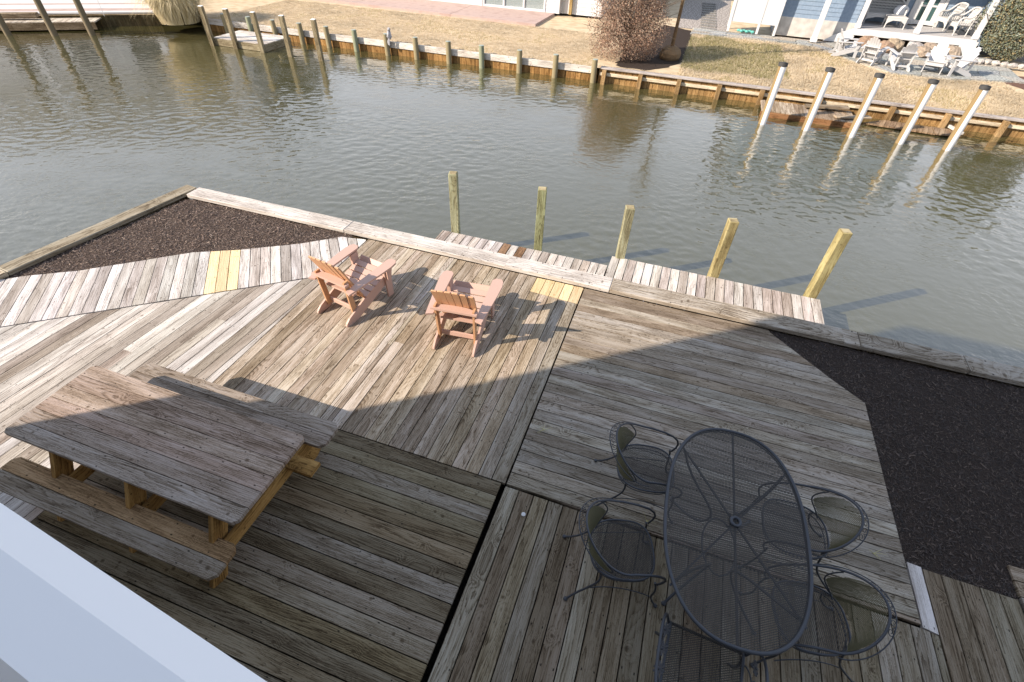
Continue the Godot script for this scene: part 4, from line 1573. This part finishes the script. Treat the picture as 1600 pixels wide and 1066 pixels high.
func far_bank() -> void:
	var st := mb()
	sheet(st, [Vector2(300, 19.93), Vector2(-22.9, 19.93), Vector2(-60, -4.6), Vector2(-300, -4.6), Vector2(-300, 400), Vector2(300, 400)], -0.4)
	struct("lawn", st, M.straw)
	# patio slabs of the white house
	for s in [[-24.0, -17.3], [-17.28, -11.9], [-11.88, -7.66]]:
		st = mb()
		slab(st, PackedVector2Array([Vector2(s[0], 25.75 - (s[0] + 14) * 0.03), Vector2(s[1] + (0.12 if s[1] > -8 else 0.0), 25.75 - (s[1] + 14) * 0.03), Vector2(s[1] + (0.2 if s[1] > -8 else 0.0), 28.6), Vector2(s[0], 28.6)]), flat(-0.36), 0.14)
		struct("patio_slab", st, M.pink)
	# flagstones
	var pat := thing("flagstone_patio", "irregular grey green flagstone patio along the blue house", "patio")
	for i in 17:
		for j in 5:
			var a := [Vector2(i, j), Vector2(i + 1, j), Vector2(i + 1, j + 1), Vector2(i, j + 1)]
			var poly := PackedVector2Array()
			var cen := Vector2.ZERO
			for e in a:
				var hsh := sin(e.x * 12.9898 + e.y * 78.233) * 43758.5453
				var h2 := sin(e.x * 39.346 + e.y * 11.135) * 24634.6345
				var u: float = -0.5 + e.x * 0.72 + (hsh - floorf(hsh) - 0.5) * 0.42
				var near := lerpf(27.6, 24.15, smoothstep(4.0, 7.2, u)) + maxf(0.0, u - 8.6) * 0.28
				var v: float = lerpf(near, 28.75, e.y / 5.0) + (h2 - floorf(h2) - 0.5) * 0.3 * (1.0 if u > 5.0 else 0.3)
				poly.append(Vector2(u, v))
				cen += Vector2(u, v) / 4.0
			for k in 4:
				poly[k] = cen + (poly[k] - cen) * (1.0 - 0.02 / maxf(0.1, (poly[k] - cen).length()))
			st = mb()
			var g := rf(0.8, 1.15)
			st.set_color([Color(0.44, 0.46, 0.44), Color(0.5, 0.49, 0.45), Color(0.42, 0.44, 0.45), Color(0.52, 0.47, 0.4)][rng.randi_range(0, 3)] * g)
			if Geometry2D.triangulate_polygon(poly).size() > 0:
				slab(st, poly, flat(-0.36 + rf(-0.006, 0.006)), 0.06)
				add("flagstone", st, M.stone, pat)
	st = mb()
	sheet(st, [Vector2(-1.4, 28.8), Vector2(0.95, 28.8), Vector2(0.95, 45), Vector2(-1.9, 45)], -0.385)
	struct("gravel_path", st, M.gravel)
	for i in 11:
		st = mb()
		st.set_color(Color(0.3, 0.29, 0.27))
		box(st, Transform3D(Basis(Vector3.UP, 0.05), p(0.05 - i * 0.03, 29.1 + i * 0.75, -0.37)), Vector3(0.75, 0.05, 0.36), 0.01)
		tag(add("stepping_stone", st, M.stone), ["nearest", "second", "third", "fourth", "fifth", "sixth", "seventh", "eighth", "ninth", "tenth", "farthest"][i] + " flat grey stepping stone in the gravel path, counted from the canal", "stepping stone", "stepping stones in the gravel path")
	st = mb()
	sheet(st, ragged([Vector2(-2.9, 20.5), Vector2(-1.8, 20.3), Vector2(-1.0, 21.2), Vector2(-0.6, 22.2), Vector2(-0.4, 24.5), Vector2(-0.5, 28.3), Vector2(-2.0, 29.2), Vector2(-2.9, 24.0)], 0.09), -0.39)
	struct("shrub_bed", st, M.mulch_dark)
	st = mb()
	sheet(st, ragged([Vector2(10.6, 26.2), Vector2(10.9, 24.6), Vector2(12.0, 23.2), Vector2(20, 22), Vector2(20, 26.2)], 0.07), -0.392)
	struct("red_mulch_bed", st, M.mulch_red)
	# blades of dead grass over the lawn
	var xf := []
	var cc := []
	var nz := FastNoiseLite.new()
	nz.frequency = 0.35
	nz.seed = 9
	while xf.size() < 110000:
		var u := rf(-21.0, 14.0)
		var v := rf(20.0, 29.0)
		var right := u > -0.6
		var edge: float = (lerpf(27.6, 24.15, smoothstep(4.0, 7.2, u)) + maxf(0.0, u - 8.6) * 0.28) if right else 25.6
		if v > edge - 0.08 or (u < -0.6 and u > -3.8 and v > 20.3 and v < 27) or (u > 10.8 and v > 23.5):
			continue
		var n := nz.get_noise_2d(u, v)
		var hgt := rf(0.03, 0.07) * (1.5 if right else 0.8)
		var green := right and u < 3.2 and v > 21.4 + n and v < 27 - n
		xf.append(Transform3D(Basis(Vector3.UP, rf(0, TAU)) * Basis.from_scale(Vector3(hgt * 1.6, hgt, hgt * 1.6)), p(u, v, -0.402)))
		var c := Color(0.5, 0.39, 0.25).lerp(Color(0.66, 0.56, 0.4), rng.randf()) * (0.95 + n * 0.5)
		if green and rng.randf() < 0.75:
			c = Color(0.26, 0.23, 0.1) * rf(0.8, 1.2)
		elif n > 0.24 and rng.randf() < 0.45:
			c = Color(0.36, 0.29, 0.13)
		cc.append(c)
	tag(multi("dead_grass", blade_mesh(0.8), M.leaf, xf, cc), "short straw coloured winter grass covering the far lawns", "grass")

	# shrubs and trees
	tree("brown_bush", "large reddish brown bare bush at the bulkhead between the two houses", "bush", p(-2.75, 21.75, -0.45), 0.05, Vector3(0, 1.4, 0), Vector3(1.8, 1.9, 1.6), 38000, 0.032, [Color(0.3, 0.18, 0.12), Color(0.36, 0.23, 0.16), Color(0.24, 0.16, 0.12), Color(0.36, 0.28, 0.21)], Color(0.26, 0.19, 0.14), 140, 0.42)
	var o := thing("young_tree", "thin young tree trunk rising from a round straw coloured root ball", "tree", p(-1.13, 22.5, -0.4))
	st = mb()
	st.set_color(Color(0.4, 0.27, 0.15))
	ball(st, Vector3(0, 0.16, 0), Vector3(0.42, 0.3, 0.4), 14, 0.08)
	add("root_ball", st, M.bark, o)
	st = mb()
	st.set_color(Color(0.34, 0.22, 0.12))
	tube(st, [Vector3(0.02, 0.3, 0), Vector3(0.04, 1.6, -0.03), Vector3(0.02, 3.2, 0.0), Vector3(0.1, 4.6, 0.05)], 0.07, 8, false, 0.03)
	add("trunk", st, M.bark, o)
	st = mb()
	st.set_color(Color(0.3, 0.22, 0.16))
	for i in 60:
		var a := Vector3(0.03, rf(2.4, 4.5), 0)
		var b := a + Vector3(rf(-1, 1), rf(0.3, 1.0), rf(-1, 1)) * 0.9
		tube(st, [a, a.lerp(b, 0.5) + Vector3(0, 0.06, 0), b], 0.016, 4, false, 0.004)
	add("crown", st, M.bark, o)
	tree("spruce", "bushy grey green spruce right of the porch", "tree", p(11.75, 28.7, -0.4), 0.09, Vector3(0, 1.45, 0), Vector3(1.35, 1.75, 1.25), 24000, 0.05, [Color(0.12, 0.15, 0.1), Color(0.18, 0.19, 0.12), Color(0.25, 0.2, 0.1), Color(0.2, 0.22, 0.18)], Color(0.2, 0.15, 0.1), 60, 0.55)
	st = mb()
	slab(st, PackedVector2Array([Vector2(-2.2, 0), Vector2(2.4, 0), Vector2(2.4, 0.5), Vector2(1.9, 0.75), Vector2(-1.6, 0.75), Vector2(-2.2, 0.45)]), Transform3D(Basis(Vector3.UP, -0.6), p(14.0, 29.6, -0.4)), 2.2)
	tag(add("grey_cover", st, M.tarp), "grey tarpaulin cover right of the spruce at picture edge", "cover")
	# plume grass clump
	var gr := thing("plume_grass", "big clump of dry golden plume grass hanging over the water", "plant", p(-21.9, 19.3, -0.5))
	st = mb()
	for i in 2600:
		var an := rf(0, TAU)
		var r0 := sqrt(rng.randf()) * 0.8
		var r1 := r0 + rf(0.2, 1.1)
		var hh := rf(1.0, 2.3)
		var a := Vector3(cos(an) * r0, 0, sin(an) * r0)
		var m := Vector3(cos(an) * lerpf(r0, r1, 0.45), hh * 0.85, sin(an) * lerpf(r0, r1, 0.45))
		var b := Vector3(cos(an + rf(-0.2, 0.2)) * r1 * 1.15, hh * rf(0.2, 0.9), sin(an) * r1 * 1.15)
		var wv := Vector3(-sin(an), 0, cos(an)) * 0.009
		st.set_color(Color(0.5, 0.4, 0.2).lerp(Color(0.68, 0.58, 0.38), rng.randf()))
		face(st, [a - wv, m - wv, m + wv, a + wv], Vector3(cos(an), 0.5, sin(an)))
		face(st, [m - wv, b, m + wv], Vector3(cos(an), 0.5, sin(an)))
	add("blades", st, M.leaf, gr)
	# trees and house whose reflections stand in the water, above the frame
	var tl := ["evergreen tree left of the white house, seen only as dark reflection", "evergreen tree behind the plume grass, seen only as dark reflection", "bare grey tree between the two houses, above the picture", "evergreen tree right of the blue house, above the picture"]
	var tp := [[-26.5, 31.0, 7.0], [-29.0, 27.5, 6.0], [-2.5, 38.0, 7.0], [16.5, 34.0, 8.0]]
	for i in 4:
		tree("tall_tree", tl[i], "tree", p(tp[i][0], tp[i][1], -0.4), 0.22, Vector3(0, tp[i][2] * 0.58, 0), Vector3(2.2, tp[i][2] * 0.45, 2.2), 5000, 0.16, [Color(0.06, 0.08, 0.03), Color(0.1, 0.1, 0.04), Color(0.08, 0.07, 0.03)] if i != 2 else [Color(0.2, 0.17, 0.14), Color(0.26, 0.22, 0.18)], Color(0.2, 0.16, 0.12), 30, 0.3, "trees above the picture")
	var wh := thing("columned_house", "white columned house left of the terrace, seen as pale reflection", "house", p(-32.5, 22.0, -0.33), 0.588)
	st = mb()
	siding(st, Vector3(-8, 0, 0), Vector3(8, 0, 0), 0, 6.0, Vector3(0, 0, 1), 0.2)
	face(st, [Vector3(-8, 0, 0), Vector3(-8, 0, -8), Vector3(-8, 6, -8), Vector3(-8, 6, 0)], Vector3.LEFT)
	face(st, [Vector3(8, 0, 0), Vector3(8, 0, -8), Vector3(8, 6, -8), Vector3(8, 6, 0)], Vector3.RIGHT)
	add("wall", st, M.white_wall, wh)
	for k in 6:
		st = mb()
		box(st, at(Vector3(-7.5 + k * 3.0, 2.6, 2.2)), Vector3(0.3, 5.2, 0.3), 0.01)
		add("column", st, M.white, wh)
		if k < 5:
			st = mb()
			box(st, at(Vector3(-6.0 + k * 3.0, 1.5, 0.02)), Vector3(1.7, 2.2, 0.06), 0.01)
			add("window", st, M.dark_glass, wh)
	st = mb()
	box(st, at(Vector3(0, 5.35, 1.2)), Vector3(16.4, 0.3, 2.6), 0.02)
	add("porch_roof", st, M.white, wh)
	st = mb()
	for s in [1.0, -1.0]:
		face(st, [Vector3(-8.4, 5.95, 0.4 if s > 0 else -8.4), Vector3(8.4, 5.95, 0.4 if s > 0 else -8.4), Vector3(8.4, 8.2, -4), Vector3(-8.4, 8.2, -4)], Vector3(0, 1, s))
	add("roof", st, M.shingle, wh)

# ---------------------------------------------------------------- the house the picture is taken from
func near_house() -> void:
	var h := thing("shading_house", "tall pale house behind the viewer that shades the deck", "house", p(0, -1.2, 0))
	var st := mb()
	siding(st, Vector3(-8.03, 0, 0), Vector3(11, 0, 0), 0, 8.3, Vector3(0, 0, -1), 0.18)
	face(st, [Vector3(-8.03, 0, 0), Vector3(-8.03, 0, 9), Vector3(-8.03, 8.3, 9), Vector3(-8.03, 8.3, 0)], Vector3.LEFT)
	face(st, [Vector3(11, 0, 0), Vector3(11, 0, 9), Vector3(11, 8.3, 9), Vector3(11, 8.3, 0)], Vector3.RIGHT)
	face(st, [Vector3(-8.03, 0, 9), Vector3(11, 0, 9), Vector3(11, 8.3, 9), Vector3(-8.03, 8.3, 9)], Vector3.BACK)
	add("wall", st, M.grey_wall, h)
	st = mb()
	for s in [1.0, -1.0]:
		face(st, [Vector3(-8.03, 8.31, 4.5 - 4.5 * s), Vector3(11, 8.31, 4.5 - 4.5 * s), Vector3(11, 9.9, 4.5), Vector3(-8.03, 9.9, 4.5)], Vector3(0, 1, -s))
	for u in [-8.03, 11.0]:
		face(st, [Vector3(u, 8.3, 0), Vector3(u, 8.3, 9), Vector3(u, 9.9, 4.5)], Vector3(u, 0, 0))
	add("roof", st, M.shingle, h)
	var b := thing("balcony", "white balcony rail in the near lower left corner", "balcony", p(0, 0, 2.72))
	for i in 8:
		st = mb()
		st.set_color(Color(0.3, 0.27, 0.23))
		bar(st, Vector3(-3.2, -0.02, 0.1 + i * 0.145), Vector3(1.0, -0.02, 0.1 + i * 0.145), 0.138, 0.035)
		add("floor_board", st, M.wood, b)
	# rail cap: profile swept along the balcony edge, turned a few degrees
	var prof := [Vector2(0.112, -0.035), Vector2(0.115, 0.0), Vector2(0.075, 0.022), Vector2(0.0, 0.022), Vector2(-0.022, -0.012), Vector2(-0.022, -0.04)]
	var d := Vector2(0.9945, -0.1045)
	var n := Vector2(0.1045, 0.9945)
	var o := Vector2(-0.8, -0.005)
	st = mb()
	for i in prof.size():
		var a: Vector2 = prof[i]
		var c: Vector2 = prof[(i + 1) % prof.size()]
		var q := []
		for e in [[-2.4, a], [1.9, a], [1.9, c], [-2.4, c]]:
			var w: Vector2 = o + d * e[0] + n * e[1].x
			q.append(p(w.x, w.y, 0.98 + e[1].y))
		var m2 := (a + c) * 0.5 - Vector2(0.04, -0.005)
		face(st, q, Vector3(n.x * m2.x, m2.y * 3.0, -n.y * m2.x))
	add("rail_cap", st, M.rail, b)
	for k in 30:
		var w := o + d * (-2.35 + k * 0.14) + n * 0.04
		st = mb()
		box(st, at(p(w.x, w.y, 0.47)), Vector3(0.04, 0.93, 0.04), 0.003)
		add("baluster", st, M.rail, b)

# ---------------------------------------------------------------- scene
func _ready() -> void:
	rng.seed = 20240
	var cam := Camera3D.new()
	cam.name = "camera"
	add_child(cam)
	cam.transform = Transform3D(Basis(Vector3(0.944521, 0.032842, -0.326804), Vector3(-0.244949, 0.733294, -0.634255), Vector3(0.218813, 0.679118, 0.700657)).orthonormalized(), Vector3(0, 4.4, 0))
	cam.fov = 69.32
	cam.near = 0.05
	cam.far = 900.0
	cam.current = true
	var env := Environment.new()
	env.background_mode = Environment.BG_SKY
	var sm := ProceduralSkyMaterial.new()
	sm.sky_top_color = Color(0.6, 0.66, 0.76)
	sm.sky_horizon_color = Color(0.94, 0.93, 0.92)
	sm.sky_curve = 0.22
	sm.ground_horizon_color = Color(0.6, 0.58, 0.54)
	sm.ground_bottom_color = Color(0.3, 0.28, 0.25)
	var sky := Sky.new()
	sky.sky_material = sm
	env.sky = sky
	env.tonemap_mode = Environment.TONE_MAPPER_LINEAR
	env.tonemap_exposure = 1.78
	env.sdfgi_enabled = true
	env.ssao_enabled = true
	env.ssil_enabled = true
	var we := WorldEnvironment.new()
	we.name = "environment"
	we.environment = env
	add_child(we)
	var sun := DirectionalLight3D.new()
	sun.name = "sun"
	add_child(sun)
	var az := deg_to_rad(37.0)
	var travel := Vector3(cos(az), -1.0 / 1.7, -sin(az))
	sun.look_at_from_position(Vector3.ZERO, travel, Vector3.UP)
	sun.light_energy = 1.6
	sun.light_color = Color(1.0, 0.94, 0.87)
	sun.light_angular_distance = 0.5
	sun.shadow_enabled = true

	# materials
	M.wood = wood_material(11, Color(0.9, 0.88, 0.85), Color(0.76, 0.72, 0.66), Color(0.42, 0.37, 0.31), 0.35, 0.5)
	M.bleached = wood_material(57, Color(0.96, 0.95, 0.94), Color(0.83, 0.81, 0.79), Color(0.5, 0.46, 0.43), 0.6, 0.32)
	M.fresh = wood_material(91, Color(0.95, 0.93, 0.9), Color(0.9, 0.87, 0.82), Color(0.74, 0.66, 0.55), 0.2, 0.25)
	M.plastic = plain(Color.WHITE, 0.55)
	M.paint = plain(Color.WHITE, 0.7)
	M.white = plain(lin(0.62, 0.62, 0.62), 0.5)
	M.chair_white = plain(lin(0.5, 0.5, 0.505), 0.5)
	M.white_wall = plain(lin(0.58, 0.59, 0.6), 0.6)
	M.rail = plain(lin(0.86, 0.86, 0.86), 0.45)
	M.gloss = plain(lin(0.8, 0.8, 0.8), 0.25)
	M.iron = plain(lin(0.05, 0.055, 0.066), 0.5, 0.3)
	M.mesh = plain(lin(0.066, 0.06, 0.055), 0.6, 0.1)
	M.mesh_olive = plain(lin(0.1, 0.092, 0.045), 0.7, 0.1)
	M.leaf = plain(Color.WHITE, 0.85)
	M.cloth = plain(lin(0.75, 0.75, 0.76), 0.9)
	M.wicker = plain(lin(0.52, 0.515, 0.5), 0.7)
	M.porch = plain(lin(0.42, 0.41, 0.41), 0.7)
	M.blue = mottled(3, [lin(0.2, 0.27, 0.36), lin(0.25, 0.32, 0.41)], 0.02, 1.5)
	M.grey_wall = plain(lin(0.45, 0.46, 0.47), 0.7)
	M.shingle = mottled(4, [lin(0.1, 0.1, 0.1), lin(0.2, 0.19, 0.18)], 0.06, 2.0)
	M.concrete = mottled(6, [lin(0.42, 0.4, 0.37), lin(0.58, 0.56, 0.52)], 0.012, 3.0, 0.85, 0.5)
	M.pink = mottled(7, [lin(0.38, 0.28, 0.25), lin(0.46, 0.35, 0.31), lin(0.42, 0.32, 0.29)], 0.01, 4.0, 0.85, 0.3)
	M.straw = mottled(8, [lin(0.44, 0.34, 0.22), lin(0.54, 0.43, 0.29), lin(0.6, 0.49, 0.34)], 0.02, 6.0, 0.95, 0.0, 6)
	M.stone = mottled(12, [Color(0.62, 0.62, 0.62), Color(0.85, 0.85, 0.85), Color(0.98, 0.97, 0.95)], 0.02, 1.0, 0.85, 3.0)
	M.gravel = mottled(13, [lin(0.06, 0.055, 0.05), lin(0.36, 0.32, 0.29), lin(0.6, 0.56, 0.52)], 0.05, 2.4, 0.9, 4.0)
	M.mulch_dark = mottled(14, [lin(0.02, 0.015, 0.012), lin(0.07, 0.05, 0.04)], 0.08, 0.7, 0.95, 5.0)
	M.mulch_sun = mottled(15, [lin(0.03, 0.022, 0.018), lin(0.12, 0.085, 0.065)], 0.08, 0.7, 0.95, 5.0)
	M.mulch_red = mottled(16, [lin(0.1, 0.055, 0.04), lin(0.2, 0.12, 0.09)], 0.08, 0.8, 0.95, 4.0)
	M.soil = mottled(17, [lin(0.02, 0.018, 0.015), lin(0.05, 0.04, 0.03)], 0.04, 1.0, 0.95, 3.0)
	M.bark = mottled(18, [Color(0.55, 0.55, 0.55), Color(0.95, 0.95, 0.95)], 0.05, 0.4, 0.9, 4.0)
	M.tarp = mottled(19, [lin(0.3, 0.31, 0.32), lin(0.4, 0.41, 0.42)], 0.01, 2.0, 0.7, 1.0)
	M.dim = plain(lin(0.25, 0.25, 0.25), 0.8)
	M.dark_glass = plain(lin(0.06, 0.065, 0.07), 0.08)
	M.teal_glass = plain(lin(0.05, 0.11, 0.11), 0.08)
	var gl := plain(Color(0.8, 0.86, 0.86, 0.25), 0.03)
	gl.transparency = BaseMaterial3D.TRANSPARENCY_ALPHA
	M.glass = gl
	print("materials ", Time.get_ticks_msec())

	# setting
	canal()
	var st: SurfaceTool
	st = mb()
	sheet(st, [Vector2(-8.3, 6.2), Vector2(80, 6.2), Vector2(80, -80), Vector2(-20, -80), Vector2(-9.3, -0.8)], -0.42)
	struct("soil", st, M.soil)
	near_house()
	build_deck()
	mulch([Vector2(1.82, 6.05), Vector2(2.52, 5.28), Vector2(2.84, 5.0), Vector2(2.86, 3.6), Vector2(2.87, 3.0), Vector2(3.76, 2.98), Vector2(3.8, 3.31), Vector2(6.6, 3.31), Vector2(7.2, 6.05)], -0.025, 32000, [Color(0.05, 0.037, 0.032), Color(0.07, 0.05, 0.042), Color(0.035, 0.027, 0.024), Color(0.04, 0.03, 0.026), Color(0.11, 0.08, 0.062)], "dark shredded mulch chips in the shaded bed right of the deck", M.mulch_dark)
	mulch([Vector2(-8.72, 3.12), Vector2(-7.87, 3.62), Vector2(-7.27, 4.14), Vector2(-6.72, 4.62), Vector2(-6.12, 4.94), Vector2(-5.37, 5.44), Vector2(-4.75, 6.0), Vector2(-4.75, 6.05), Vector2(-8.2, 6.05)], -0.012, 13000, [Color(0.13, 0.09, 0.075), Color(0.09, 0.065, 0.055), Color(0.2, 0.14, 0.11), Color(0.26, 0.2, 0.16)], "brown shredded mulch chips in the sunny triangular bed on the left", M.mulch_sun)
	far_bank()
	print("bank ", Time.get_ticks_msec())
	bulkheads()
	white_house()
	blue_house()

	# furniture
	picnic_table()
	patio_table()
	var c := barrel_chair("mesh armchair at the table's upper left, its back olive with pollen")
	c.position = p(0.46, 2.9, 0)
	c.rotation.y = -1.42
	copy(c, "mesh armchair at the table's lower left, standing clear of the tabletop", p(0.38, 2.05, 0), -1.3)
	copy(c, "mesh armchair tucked under the table's right side, upper of two", p(1.76, 2.74, 0), 1.62)
	copy(c, "mesh armchair at the table's lower right, nearest the dark mulch", p(1.82, 2.02, 0), 1.75)
	mesh_lounge()
	var terra := Color(0.5, 0.33, 0.27)
	var a := adirondack("terracotta adirondack chair on the left, turned slightly right towards the canal", "terracotta adirondack chairs on the deck", M.plastic, terra, 0.04, Color(0.5, 0.28, 0.15))
	a.position = p(-3.72, 4.55, 0)
	a.rotation.y = -0.19
	var a2 := copy(a, "terracotta adirondack chair on the right with long shadow towards new yellow boards", p(-2.09, 4.55, 0), 0.1)
	var w := adirondack("white adirondack chair in side view nearest the porch steps", "white adirondack chairs on the flagstones", M.chair_white, Color.WHITE, 0.18)
	w.position = p(5.55, 26.2, -0.33)
	w.rotation.y = -1.5
	copy(w, "white adirondack chair second from the left, seen from behind at an angle", p(6.35, 25.35, -0.33), -0.5)
	copy(w, "white adirondack chair in the middle, seen straight from behind", p(7.3, 24.95, -0.33), 0.12)
	copy(w, "white adirondack chair second from the right, facing the canal", p(8.45, 25.0, -0.33), 2.9)
	copy(w, "white adirondack chair farthest right, leaning back beside the red mulch", p(9.2, 24.95, -0.33), 1.9)
	print("done ", Time.get_ticks_msec())
